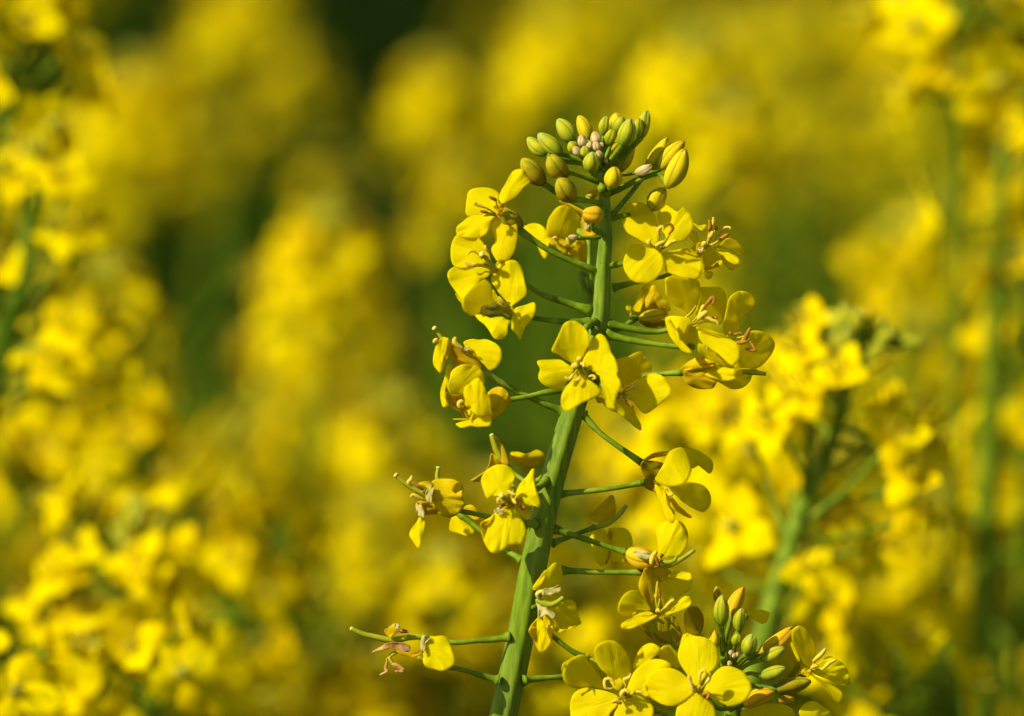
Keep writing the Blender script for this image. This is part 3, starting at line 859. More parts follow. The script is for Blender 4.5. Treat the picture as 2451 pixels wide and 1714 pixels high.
f = Flower(H, '7', ('7', '1530,745 1400,765 1250,778 1000,795 720,745'), 0, -2, (1.25, 1.0))
f.petal('770,800 760,740 850,740 930,735 980,790 1000,870 1030,960 1010,1010 920,1055 850,1045 780,1030 740,980 740,880', -5, -.05, -.1, 0, .3, crk=.22)
f.petal('720,870 715,780 740,730 800,745 770,800 740,890', -6, -.2, -.2, m='pale', crk=.3)
f.petal('720,900 640,930 540,910 490,870 560,885 650,890 715,880', -5, 0, -.3, m='orange')
f.petal('430,750 380,690 420,660 480,620 520,650 500,700 450,740', -4, -.1, -.2, m='faded')
f.petal('480,620 520,640 515,670 480,660', -5, -.1, -.2, m='pale')
f.petal('500,700 540,670 610,690 600,705 540,710', -4, 0, -.2, m='dry')
f.petal('430,830 340,870 270,890 290,870 360,830 410,800 520,795 615,825 600,880 500,865', -4, .1, .0, m='dry', crk=.3)
f.stamen('500,870 440,900 400,960', '410,960 395,1030 405,1060 340,1095', -3, -3, 'dry', .4, rf=.3)
f.stamen('500,880 430,930 460,990', '450,990 500,1010 560,1060 480,1060', -3, -3, 'dry', .6, rf=.4)
f.pistil('730,740 600,750 460,775 300,745 180,715 80,668', -2, -3, .85, .7)

f = Flower(H, '7', ('7', '1420,1140 1350,1120 1250,1090 1120,1050 1000,1025 880,1000'), 0, -2, (1.25, 1.0))
f.petal('880,1000 800,960 700,940 780,1000 850,1030', -2, .1, .2, m='orange')
f.pistil('880,1000 760,960 690,930', -2, -3, .7, 0)

f = Flower(H, '7', ('7', '1660,1145 1750,1130 1900,1118 2000,1110 2100,1100'), 0, 4, (1.25, 1.0))
f.petal('2060,1100 2010,1110 2010,1010 2060,960 2160,930 2260,960 2320,1080 2280,1190 2180,1215 2080,1200', 6, .5, .6)

f = Flower(H, '7', ('7', '1760,620 1850,680 1940,750 2080,860 2210,930'), 1, 5, (1.05, 1.0))
f.sepal('2200,940 2210,890 2260,890 2270,960 2240,980', 4, .1, .1)
f.pistil('2220,930 2290,950 2350,985', 5, 4, .6, .55)

# small cut stubs where a flower has fallen
for fr, s, rr in (('5', '1840,610 1770,670 1710,725', .8), ('4', '1500,110 1450,140 1415,160', .75), ('1', '1150,1000 1100,960', 1.0), ('4', '1530,200 1490,240 1455,290', .7)):
    mb = MB()
    pp = path3(fr, s, -2, -7)
    mb.tube(pp, [rr * 1.2e-3, rr * 1e-3, rr * .9e-3], M['stalk'], 9, 4)
    mb.obj('stalk_stub', H.root, H.o)

# buds of the main head
BUDS = [
    ('520,600', '285,410', 165, 'b_green', -1, 1, '1080,780 900,700 640,660'),
    ('670,600', '400,365', 178, 'b_green', -3, -2, '1060,740 900,670 700,600'),
    ('800,465', '615,205', 195, 'b_green', -2, -1, '1080,740 950,600'),
    ('965,460', '848,165', 165, 'b_yellow', 4, 5, '1090,720 1030,600'),
    ('1120,400', '1155,168', 125, 'b_green', 1, 1, '1100,720 1110,560'),
    ('1245,330', '1268,135', 165, 'b_yellow', 7, 8, '1110,740 1190,540'),
    ('1320,515', '1425,200', 200, 'b_green', -4, -4, '1110,800 1160,700 1240,600'),
    ('1135,515', '1230,315', 140, 'b_dark', -3, -3, '1110,700 1110,600'),
    ('1240,370', '1340,185', 175, 'b_green', 1, 2, '1110,720 1180,540'),
    ('1480,420', '1520,195', 135, 'b_green', 1, 2, '1120,800 1300,600'),
    ('1525,430', '1605,108', 160, 'b_green', 3, 4, '1120,820 1340,620'),
    ('700,845', '530,605', 240, 'b_brown', -6, -9, '1080,900 880,830 760,800'),
    ('475,930', '225,640', 220, 'b_brown', -4, -6, '1140,1310 930,1190 700,1070'),
    ('790,1105', '625,860', 240, 'b_brown', -6, -9, '1130,1150 1000,1110'),
    ('985,800', '1010,565', 185, 'b_green', -8, -9, '1120,880 1040,830'),
    ('1195,970', '1255,730', 205, 'b_yellow', -8, -9, '1160,1010 1175,985'),
    ('1290,790', '1450,440', 185, 'b_yellow', 4, 5, '1140,960 1210,860'),
    ('1590,760', '1830,410', 175, 'b_yellow', 2, 3, '1190,1290 1330,1130 1500,920'),
    ('1725,765', '2010,445', 185, 'b_yellow', 0, 1, '1180,1030 1280,980 1450,890 1620,810'),
    ('1815,970', '2020,530', 235, 'b_yellow', -3, -3, '1190,1020 1280,990 1440,910 1700,810 1790,880'),
    ('1640,1215', '1795,960', 210, 'b_yellow', 1, 2, '1180,1320 1320,1270 1500,1250'),
    ('1120,1260', '890,1240', 205, 'b_orange', -8, -10, '1190,1430 1100,1455 1020,1420 1000,1350 1060,1300'),
    ('1460,805', '1660,715', 120, 'b_pink', -2, -3, '1220,800 1340,825'),
    ('885,520', '880,370', 105, 'b_pink', -5, -6, '1090,740 960,640'),
    ('1060,500', '1015,340', 125, 'b_pink', -4, -4, '1090,740 1080,600'),
    ('830,560', '745,460', 125, 'b_dark', -5, -6, '1080,740 930,650'),
    ('860,610', '800,505', 92, 'b_pink', -7, -8, '1080,760 930,680'),
    ('920,630', '920,500', 120, 'b_green', -7, -8, '1090,760 990,690'),
    ('1060,560', '1020,450', 100, 'b_pink', -6, -7, '1090,740 1070,640'),
    ('1085,640', '1060,550', 85, 'b_pink', -6, -7, '1100,760 1095,700'),
    ('950,540', '985,450', 70, 'b_pink', -6, -7, '1085,740 1010,640'),
    ('1090,520', '1110,460', 60, 'b_pink', -6, -6, '1100,740 1095,620'),
    ('1160,690', '1140,630', 45, 'b_pink', -4, -5, '1110,760 1140,720'),
    ('1170,590', '1290,460', 90, 'b_yellow', 1, 1, '1110,760 1130,680'),
    ('930,1060', '1060,990', 110, 'b_orange', 6, 7, '1130,1180 1000,1110'),
]
for b, t, wd, m, d0, d1, stalk in BUDS:
    n_ = 'aborted_bud' if m == 'b_pink' else 'flower_bud'
    add_bud(H, '1', b, t, wd, m, d0, d1, stalk, 0, rs=0.75 if wd > 130 else 0.42, name=n_)
add_bud(H, 'C', '965,600', '800,580', 105, 'b_pink', -7, -8, '1310,590 1150,603', -3, rs=.5, name='aborted_bud')
add_bud(H, '2', '1265,990', '1285,960', 40, 'b_dark', 9, 9, '1340,1270 1300,1150 1250,1000', 5, rs=.9)

# ---- second sharp head at the lower edge
p2 = P(*pix('8', 1420, 1900), 25)
Q = Plant('rapeseed_plant', Vector((p2.x + 0.01, p2.y + 0.03, ground_z(p2.y))), 'sharp rapeseed head at the bottom edge, open four-petal flower beside orange buds')
sb = MB()
sb.tube([Q.o.lerp(p2, q_) for q_ in (0, .3, .55, .75, .88, .95, 1)] + path3('8', '1405,1640 1390,1400 1340,1140 1300,900 1265,700 1255,560 1245,470', 12, 2),
        [v * px for v in (30, 30, 30, 29, 28, 28, 27, 26, 25, 24, 20, 16, 12, 8)], M['stem'], 18, 6, ridge=.05)
sb.obj('stem', Q.root, Q.o)
f = Flower(Q, '8', ('8', '1300,1000 1400,980 1300,1005 1200,1000 1080,870'), 4, -8, (1.0, .9))
f.petal('1050,850 980,760 920,670 900,600 920,520 970,465 1050,455 1130,475 1190,530 1215,610 1190,690 1130,740 1090,790', -9, -.05, -.15, .04, .12)
f.petal('1030,880 920,970 850,990 770,970 690,920 655,850 660,780 710,720 790,700 870,705 950,750 1000,810', -9.6, -.1, -.12, .04, .1)
f.petal('1100,870 1170,750 1240,690 1320,690 1400,730 1450,800 1460,860 1430,930 1360,980 1290,990 1200,950 1120,910', -9.3, -.15, -.12, .03, .08)
f.petal('1060,890 980,900 920,960 890,1020 885,1090 900,1140 960,1180 1100,1180 1180,1140 1190,1060 1160,960 1100,930', -9.6, -.05, -.08, .05, .12)
f.stamen('1050,880 1010,830', '1020,880 1000,820 985,760 990,790', -10, -14, 'anther', .5)
f.stamen('1060,870 1070,800', '1070,800 1070,740 1100,715 1120,750', -10, -14.5, 'anther', .42)
f.stamen('1070,870 1130,800', '1110,820 1140,780 1145,735', -10, -14, 'anther', .42)
f.stamen('1060,880', '1040,880 1050,850 1075,835', -10, -13, 'anther', .6)
f.stamen('1070,890 1100,900', '1090,910 1110,890 1140,900 1120,935', -10, -13, 'brown', .5)
f.pistil('1060,875 1055,865 1050,850', -9, -13, .8, .85)

f = Flower(Q, '8', ('8', '1330,1100 1100,1110 800,1050 600,960 490,900'), 5, -3, (1.0, .9))
f.petal('450,920 370,880 280,860 190,850 110,890 80,960 80,1040 100,1140 200,1190 340,1180 380,1050 440,980', -4, -.12, -.15, .03, .12)
f.petal('480,930 520,930 600,910 680,960 715,1010 700,1080 650,1150 500,1200 400,1160 420,1040', -4.4, -.1, -.12, .03, .1)
f.petal('510,880 560,740 640,660 720,630 800,640 850,680 840,740 740,760 700,800 690,920 620,900 560,890', -4, -.15, -.12, 0, .15)
f.petal('440,850 370,760 300,690 260,600 270,540 330,495 410,490 490,550 540,650 540,740 500,840', -3, .25, .25, 0, .15)
f.petal('330,860 260,840 150,840 60,830 20,760 40,680 100,620 180,600 240,680 300,760 350,830', 0, .45, .5)
f.petal('430,870 360,750 400,730 460,770 480,830', -4, -.1, -.1, 0, .5)
f.stamen('470,900 400,850', '400,860 350,850 345,790 390,785 420,830', -4, -8, 'anther', .42)
f.stamen('480,890 510,830', '510,840 490,790 530,770 540,740', -4, -8.5, 'anther', .42)
f.stamen('490,900', '500,930 470,900 500,870 530,890', -4, -8, 'anther', .55)
f.stamen('470,920 440,950', '470,970 430,950 400,960', -4, -7, 'anther', .6)
f.stamen('490,920 560,890', '560,890 600,880 630,890', -4, -7, 'anther', .36)
f.pistil('480,900 485,890 490,880', -3, -8, .85, .85)

f = Flower(Q, '6', ('6', '1210,1900 1150,1750 1040,1660 960,1560'), 2, -1, (1.0, 1.0))
f.sepal('980,1600 900,1540 880,1440 900,1400 980,1390 1020,1440 1060,1540 1040,1590', -4, .4, .3)
f.sepal('1010,1600 960,1480 960,1400 1010,1400 1050,1480 1065,1560', -4.6, -.1, .2)
f.petal('830,1350 730,1350 660,1390 590,1380 575,1330 600,1260 650,1210 720,1200 760,1250', -6, .3, .3, 0, .3)
f.petal('900,1400 970,1370 1020,1310 1080,1250 1130,1250 1140,1290 1110,1330 1040,1360', -8, -.2, -.3)
f.petal('880,1390 780,1400 690,1410 610,1450 605,1490 680,1490 780,1450', -8, -.05, -.5)
f.petal('850,1380 760,1350 690,1370 610,1390 680,1400 780,1395', -7, -.1, -.4)
f.sepal('740,1460 800,1480 900,1560 960,1600 900,1600 800,1540', -3, .3, .3)
f.stamen('880,1360 900,1250', '900,1260 890,1200 880,1170', -6, -7, 'brown', .4)
f.stamen('880,1360 860,1230', '870,1260 875,1180 880,1130', -6, -7, 'filament', .3)
f.stamen('900,1370 960,1300', '930,1340 980,1290 1010,1270', -6, -8, 'anther', .4)
f.stamen('890,1370', '870,1365 885,1350 900,1365', -7, -9, 'anther', .45)

f = Flower(Q, '8', ('8', '1260,620 1180,560 1080,470'), 6, 4, (.9, .9))
f.sepal('1050,450 970,420 940,340 950,250 1000,215 1060,240 1095,310 1090,400', 3, .4, .45)
f.petal('900,700 760,620 790,530 900,540 930,620', 8, .3, .3)
f.petal('560,700 590,590 640,530 700,508 760,540 760,580 700,630 640,690', 4, -.15, -.15, 0, .4)
f.petal('920,540 940,450 1000,430 1050,480 980,540', 7, -.1, -.1)

f = Flower(Q, '8', ('8', '1330,820 1450,830 1650,838 1800,780 1900,730'), 3, 0, (.9, .9))
f.petal('1900,710 1830,600 1780,500 1770,430 1800,385 1850,380 1900,430 1940,500 1950,580 1930,650', -1, .5, .5, 0, .3)
f.petal('1920,725 2000,640 2060,610 2130,640 2190,700 2215,780 2200,830 2130,820 2040,780', -2, .0, .1, 0, .4, crk=.35)
f.petal('1910,735 1980,780 2060,820 2130,860 2160,900 2140,970 2090,940 2030,860 1960,790', -3, .1, .1, 0, .4, crk=.3)
f.petal('1890,720 1840,650 1780,520 1760,500 1790,590 1850,690', -2, -.2, -.2)
f.petal('1840,740 1870,700 1920,720 1900,760', -3, -.2, -.1, m='faded')
f.sepal('1730,760 1800,700 1810,640 1830,620 1830,700 1780,760', -1, .1, .2)
f.stamen('1910,710 1950,640', '1930,650 1990,600 2030,550', -2, -5, 'anther', .5)
f.stamen('1910,720 2010,700', '2000,715 2060,660 2110,635', -2, -5, 'anther', .42)
f.stamen('1910,720', '1920,700 1950,685 1975,680', -2, -4, 'anther', .5)

f = Flower(Q, '8', ('8', '1370,1200 1550,1150 1800,1120 1900,1100'), 5, 2, (.9, .9))
f.petal('1920,1130 1830,1060 1840,1000 1900,955 1960,960 2020,1000 2060,1030 2080,1070 2080,1140 2000,1180', 0, .2, .25, 0, .4)
f.petal('1600,1120 1420,1120 1380,1060 1400,1020 1500,990 1600,970 1700,975 1780,1020 1790,1140', 4, .5, .6)
f.sepal('1650,960 1700,910 1780,915 1790,945 1720,970', 2, .1, .1, m='orange')

for b, t, wd, m, d0, d1, stalk in [
    ('1232,385', '1238,140', 122, 'b_dark', -4, -4, '1250,560 1245,460'),
    ('1305,330', '1405,80', 118, 'b_orange', 0, 1, '1255,560 1275,440'),
    ('1365,430', '1392,240', 95, 'b_dark', -5, -5, '1270,640 1310,500'),
    ('1335,535', '1365,435', 80, 'b_dark', -6, -6, '1275,700 1325,600'),
    ('1425,605', '1475,438', 125, 'b_green', -6, -7, '1290,740 1370,640'),
    ('1510,595', '1790,385', 140, 'b_orange', 1, 2, '1290,740 1420,660'),
    ('1535,635', '1720,545', 115, 'b_green', -4, -5, '1320,760 1420,680'),
    ('1530,765', '1730,700', 118, 'b_green', -4, -5, '1330,800 1440,740'),
    ('1645,865', '1920,800', 128, 'b_brown', -3, -3, '1340,860 1450,830'),
    ('1400,985', '1650,880', 135, 'b_orange', -2, -3, '1330,900 1360,960'),
    ('1175,560', '1180,405', 95, 'b_yellow', 1, 1, '1260,640 1200,600'),
    ('1310,600', '1305,562', 42, 'b_pink', -7, -8, '1285,700 1300,650'),
    ('1335,620', '1328,585', 40, 'b_pink', -7, -8, '1285,700 1320,650'),
    ('1355,615', '1358,578', 36, 'b_pink', -7, -8, '1290,700 1340,650'),
    ('1300,680', '1292,645', 40, 'b_pink', -7, -8, '1285,720 1298,700'),
    ('1480,590', '1500,570', 40, 'b_dark', -5, -5, '1310,740 1420,640'),
    ('1190,190', '1200,70', 60, 'b_brown', 3, 3, '1240,420 1210,260'),
]:
    n_ = 'aborted_bud' if m == 'b_pink' else 'flower_bud'
    add_bud(Q, '8', b, t, wd, m, d0, d1, stalk, 1, rs=.65 if wd > 80 else .35, name=n_)
f = Flower(Q, '8', ('8', '1290,700 1350,500 1420,300'), 5, 5, (.7, .6))
f.petal('1420,280 1480,260 1540,255 1600,280 1580,340 1540,360 1470,320', 4, .2, .3)

# ------------------------------------------------------------------ plants of the field behind (out of focus)
ZUP = Vector((0, 0, 1))


def quat_axis(v):
    return v.to_track_quat('Z', 'Y')


def proto_petal(mb, L, W, open_ang, rot, m, drop=0.0, nu=5, nv=5, base=Vector((0, 0, 0)), rough=0.0005):
    """one petal hanging on a flower that looks along +Z"""
    rows, uvs = [], []
    seed = random.uniform(0, 50)
    for i in range(nu + 1):
        u = i / nu
        wd = W * (0.16 + 0.84 * math.sin(math.pi * min(1.0, 0.12 + 0.80 * u) ** 1.25) ** 0.8) * (1 if u < 0.9 else 0.9)
        ang = open_ang + drop * u * u
        rad = L * u
        row, ur = [], []
        for j in range(nv + 1):
            v = j / nv - 0.5
            x = rad * math.sin(ang)
            z = rad * math.cos(ang) - 0.5 * abs(v) * W * (1 - u) + 0.0
            y = v * wd
            z += rough * 2 * noise.noise(Vector((u * 3, v * 4, seed)))
            edge = (1 - (2 * abs(v)) ** 2)
            x -= L * 0.13 * (1 - edge) * u
            c, s_ = math.cos(rot), math.sin(rot)
            row.append(base + Vector((x * c - y * s_, x * s_ + y * c, z)))
            ur.append((u, v + 0.5))
        rows.append(row); uvs.append(ur)
    mb.grid(rows, uvs, m, closed=False)


def flower_protos():
    """meshes of a flower growing along +Z: (core with its stalk, four petals) and the same joined"""
    out = []
    for k in range(5):
        ped = (0.010, 0.014, 0.018, 0.022, 0.024)[k]
        opn = R((58, 76, 84, 92, 100)[k])
        core = MB()
        bx = random.uniform(-.003, .003)
        core.tube([Vector((0, 0, 0)), Vector((bx, 0.002, ped * .5)), Vector((0, 0, ped))], [.0009, .0008, .0008], M['stalk'], 6, 3)
        core.bud(Vector((0, 0, ped)), Vector((0, 0, ped + .006)), .0034, M['b_green'], seg=8)
        for q in range(5):
            a = q * 1.26 + k
            core.tube([Vector((0, 0, ped + .003)), Vector((.0022 * math.cos(a), .0022 * math.sin(a), ped + .007)), Vector((.003 * math.cos(a), .003 * math.sin(a), ped + .0095))],
                      [.0002, .0002, .0004], M['filament'], 5, 2)
        petals = []
        both = MB()
        both.v, both.f, both.uv, both.mi, both.mats = list(core.v), list(core.f), list(core.uv), list(core.mi), list(core.mats)
        for q in range(4):
            a = q * math.pi / 2 + random.uniform(-.18, .18)
            L, W = random.uniform(.0095, .0115), random.uniform(.0072, .0092)
            st = random.getstate()
            pm = MB()
            o_, d_ = opn + random.uniform(-.2, .2), random.uniform(-.2, .45)
            st = random.getstate()
            proto_petal(pm, L, W, o_, a, M['field_petal'], d_, base=Vector((0, 0, ped + .003)))
            random.setstate(st)
            proto_petal(both, L, W, o_, a, M['field_petal'], d_, base=Vector((0, 0, ped + .003)))
            petals.append(pm)
        out.append((core, petals, both))
    return out


FP = flower_protos()
FM = []
for core, petals, both in FP:
    def data_of(mb, nm):
        o = mb.obj(nm)
        me = o.data
        bpy.data.objects.remove(o)
        return me
    FM.append((data_of(core, 'flower_core'), [data_of(p_, 'petal') for p_ in petals], data_of(both, 'flower')))
bm_ = MB()
bm_.bud(Vector((0, 0, 0.008)), Vector((0, 0, 0.0155)), .0042, M['b_green'], seg=10)
bm_.tube([Vector((0, 0, 0)), Vector((.0005, 0, .005)), Vector((0, 0, .0085))], [.0006, .0005, .0006], M['stalk'], 6, 2)
BUDM = data_of(bm_, 'flower_bud')
cl = MB()
for q in range(13):
    a = q * 2.4
    rr = .0022 * math.sqrt(q)
    dirv = Vector((math.cos(a) * rr * 90, math.sin(a) * rr * 90, 1.0)).normalized()
    cl.bud(dirv * .006, dirv * random.uniform(.0125, .0155), .004, M[random.choice(['b_green', 'b_dark', 'b_yellow'])], seg=8)
    cl.tube([Vector((0, 0, 0)), dirv * .0035, dirv * .0065], [.0006, .0005, .0005], M['stalk'], 5, 1)
CLM = data_of(cl, 'bud_cluster')

PODM = []
for q0 in range(3):
    pd = MB()
    for q in range(15):
        a = q * 2.4 + q0
        z0 = -.009 * q - random.uniform(0, .004)
        e = Vector((math.cos(a), math.sin(a), random.uniform(.35, .9))).normalized()
        o_ = Vector((0, 0, z0))
        L_ = random.uniform(.022, .036)
        pd.tube([o_, o_ + e * .013, o_ + e * .016 + ZUP * .002, o_ + e * (.016 + L_ * .5) + ZUP * .006, o_ + e * (.016 + L_) + ZUP * .014], [.0006, .0006, .0011, .0012, .0004], M['far_and_shaded_stem'], 5, 2)
    PODM.append(data_of(pd, 'seed_pods'))


def leaf_mesh(L, W, seed):
    mb = MB()
    rows, uvs = [], []
    for i in range(9):
        u = i / 8
        wd = W * math.sin(math.pi * min(.97, .1 + .88 * u)) ** .75
        row, ur = [], []
        for j in range(7):
            v = j / 6 - .5
            z = L * (.35 * u - .75 * u * u) + .18 * W * math.sin(8 * u + seed + 3 * v) * abs(v) + .5 * abs(v) * wd * .5
            row.append(Vector((L * u * .9, v * wd, z)))
            ur.append((u, v + .5))
        rows.append(row); uvs.append(ur)
    mb.grid(rows, uvs, M['leaf'], closed=False)
    return data_of(mb, 'leaf')


LM = [leaf_mesh(.13, .04, 0), leaf_mesh(.17, .055, 2), leaf_mesh(.10, .03, 4)]


def link(me, name, parent, mtx):
    o = bpy.data.objects.new(name, me)
    COL.objects.link(o)
    o.parent = parent
    o.matrix_local = mtx
    return o


def field_plant(T, label, group=None, n=20, length=.10, spread=1.0, detail=False, lean=0.0, leany=0.0, droop=0.0, leaves=3, bud=True, slope=0.0, thick=1.0, topbuds=0, kmax=2):
    """T: tip of the flower head.  Root at the ground below it."""
    bx, by = T.x - lean, T.y - leany
    base = Vector((bx, by, ground_z(by)))
    root = empty('rapeseed_plant', base, label, 'plant', group)
    h = T.z - base.z
    top = T - base
    lo = h - .26
    jog = Vector((slope, random.uniform(-.05, .05), 0))
    def on(z):
        # straight up from the root, then leaning along the slope below the head
        q = max(0.0, z - lo)
        e = top - jog * .26
        return Vector((e.x * min(1, z / lo), e.y * min(1, z / lo), z)) + jog * q
    ctl = [on(h * q) for q in (0, .25, .5, .68)] + [on(z) for z in (lo, lo + .07, lo + .14, lo + .20, h)]
    mb = MB()
    mb.tube(ctl, [.0042 * thick, .0040 * thick, .0036 * thick, .0032 * thick, .0028 * thick, .0024 * thick, .0020 * thick, .0016 * thick, .0011], M['stalk'], 8, 4)
    mb.obj('stem', root)
    path = catmull(ctl, 10)
    # walk down from the tip
    def at(dist):
        acc = 0
        for i in range(len(path) - 1, 0, -1):
            seg = (path[i] - path[i - 1]).length
            if acc + seg >= dist:
                return path[i].lerp(path[i - 1], (dist - acc) / seg), (path[i] - path[i - 1]).normalized()
            acc += seg
        return path[0].copy(), ZUP
    a0 = random.uniform(0, 6.28)
    for i in range(n):
        t = (i + .3) / n
        p_, tan = at(.006 + length * t ** 1.15)
        a = a0 + i * 2.399
        rise = .9 - 1.0 * t + random.uniform(-.25, .25) - droop
        side = Vector((math.cos(a), math.sin(a), 0))
        dirv = (side + ZUP * rise).normalized()
        k = min(kmax, max(0, int(t * 5 + random.uniform(-.7, .7))))
        sca = spread * random.uniform(.85, 1.12)
        rot = quat_axis(dirv) @ Matrix.Rotation(random.uniform(0, 6.28), 3, 'Z').to_quaternion()
        mtx = Matrix.Translation(p_) @ rot.to_matrix().to_4x4() @ Matrix.Scale(sca, 4)
        if detail:
            fo = link(FM[k][0], 'flower', root, mtx)
            for pm in FM[k][1]:
                link(pm, 'petal', fo, Matrix.Identity(4))
        else:
            link(FM[k][2], 'flower', root, mtx)
    if topbuds:
        for i in range(topbuds):
            p_, tan = at(.001 + .02 * i / topbuds)
            a = i * 2.399
            dirv = (Vector((math.cos(a), math.sin(a), 0)) * random.uniform(.5, 1.0) + ZUP).normalized()
            link(BUDM, 'flower_bud', root, Matrix.Translation(p_) @ quat_axis(dirv).to_matrix().to_4x4() @ Matrix.Scale(random.uniform(.9, 1.4), 4))
    elif bud:
        link(CLM, 'bud_cluster', root, Matrix.Translation(top) @ Matrix.Scale(spread, 4))
    if leaves and not detail and random.random() < .55:
        p_, tan = at(.006 + length + .004)
        link(random.choice(PODM), 'seed_pods', root, Matrix.Translation(p_) @ quat_axis(tan).to_matrix().to_4x4() @ Matrix.Rotation(random.uniform(0, 6.28), 4, 'Z'))
    for i in range(leaves):
        p_, tan = at(length + .17 + i * random.uniform(.05, .11))
        a = random.uniform(0, 6.28)
        link(random.choice(LM), 'leaf', root, Matrix.Translation(p_) @ Matrix.Rotation(a, 4, 'Z') @ Matrix.Scale(random.uniform(.7, 1.25), 4))
    return root


# heads that can be told apart in the photograph: view pixel of the tip, mm behind the focus
NEAR = [
    # x, y, d, flowers, length, spread, slope, buds on top, thickness, label
    (1650, 890, 225, 20, .030, 1.1, .05, 0, .8, 'soft-focus bright yellow flower head just right of the sharp stem, below its hanging side flowers'),
    (350, 1420, 140, 14, .035, 1.0, .1, 0, .8, 'small ring of blurred flowers near the bottom left corner, above dark leaves'),
    (60, 40, 210, 11, .030, 1.0, .2, 0, .8, 'blurred orange-yellow flower head in the top left corner'),
    (2150, 0, 240, 9, .012, 1.1, .0, 0, .6, 'bright blurred flower head in the top right corner'),
    (2225, 170, 250, 8, .012, 1.1, -.1, 0, .6, 'blurred flower head on the right edge above the tall green stalk'),
    (2310, 560, 270, 22, .11, 1.0, .0, 0, .8, 'blurred column of flowers running down the right edge'),
    (1800, 1170, 150, 7, .020, 1.05, .3, 0, .6, 'lone blurred flower hanging beside the slanting grey-green stem'),
    (2010, 1430, 180, 6, .020, 1.0, .0, 0, .6, 'pale blurred flower at the lower right, right of the sharp buds'),
    (30, 1440, 120, 8, .030, 1.0, .0, 0, .6, 'blurred flower in the bottom left corner above an orange patch'),
    (640, 1180, 260, 18, .055, 1.05, .5, 0, .6, 'bright diagonal streak of blurred flowers, lower left of centre'),
]


def soft_plant(label, stem, flowers, buds, d, sd=4, thick=1.0, skin='stalk'):
    """a soft-focus plant whose flowers stand where the photograph shows them"""
    random.seed(sd)
    pts = [V(x, y, d) for x, y in stem]
    last = pts[-1]
    run = (pts[-1] - pts[-2]).normalized()
    foot = last + run * .25
    base = Vector((foot.x, foot.y + .01, ground_z(foot.y)))
    root = empty('rapeseed_plant', base, label, 'plant')
    low = [last + run * .06, last + run * .14, foot, foot.lerp(base, .3), foot.lerp(base, .65), base]
    path = [p_ - base for p_ in pts + low]
    mb = MB()
    k = len(path)
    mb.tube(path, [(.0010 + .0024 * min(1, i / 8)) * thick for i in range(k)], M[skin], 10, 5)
    mb.obj('stem', root)
    fine = catmull(path[:len(pts) + 1], 10)
    tocam = (FWD * -1.0)
    for i, (x, y, fd) in enumerate(flowers):
        c = V(x, y, d + fd) - base
        # the stalk leaves the stem a little below the flower
        q = min(fine, key=lambda p_: abs((p_ - c).length - (.020 + .006 * (i % 3))) + max(0, p_.z - c.z) * 2 + (0.3 if (p_ - c).length < .006 else 0))
        out = (c - q).normalized()
        f_ = (out * .6 + tocam * random.uniform(.1, .6) + to_sun * .65 + Vector((random.uniform(-.35, .35), 0, random.uniform(-.3, .3)))).normalized()
        kk = random.choice((1, 2, 2, 3))
        ped = (0.010, 0.014, 0.018, 0.022, 0.024)[kk]
        rot = quat_axis(f_) @ Matrix.Rotation(random.uniform(0, 6.28), 3, 'Z').to_quaternion()
        sca = random.uniform(.70, .86)
        o0 = c - f_ * (ped * .35)
        core = MB()
        core.tube([q, q.lerp(o0, .55) + ZUP * -.001, o0 + f_ * .002], [.0009, .0007, .0007], M['stalk'], 7, 4)
        co = core.obj('flower', root)
        off = o0 - f_ * (ped * sca - .003)
        mtx = Matrix.Translation(o0 - f_ * ((ped - .003) * sca)) @ rot.to_matrix().to_4x4() @ Matrix.Scale(sca, 4)
        for pm in FM[kk][1]:
            link(pm, 'petal', co, mtx)
        cm = MB()
        for q_ in range(6):
            a_ = q_ * 1.047 + i
            u_ = f_.orthogonal().normalized()
            w_ = f_.cross(u_)
            e_ = u_ * math.cos(a_) + w_ * math.sin(a_)
            cm.tube([o0 + f_ * .003, o0 + f_ * .007 + e_ * .0018, o0 + f_ * .0095 + e_ * .0026, o0 + f_ * .0112 + e_ * .0024], [.0002, .0002, .0004, .0003], M['filament'], 5, 2)
        cm.obj('stamens', co)
    for i, (x, y) in enumerate(buds):
        t_ = V(x, y, d + random.uniform(-7, 7)) - base
        q = min(fine[:14], key=lambda p_: abs((p_ - t_).length - .012))
        ax = (t_ - q).normalized()
        bm2 = MB()
        b0 = t_ - ax * .0065
        bm2.bud(b0, t_, .0036, M[random.choice(('b_green', 'b_green', 'b_yellow', 'b_dark'))], seg=10)
        bo = bm2.obj('flower_bud', root)
        sm = MB()
        sm.tube([q, q.lerp(b0, .6), b0 + ax * .0005], [.0006, .0005, .0006], M['stalk'], 6, 2)
        sm.obj('stalk', bo)
    return root


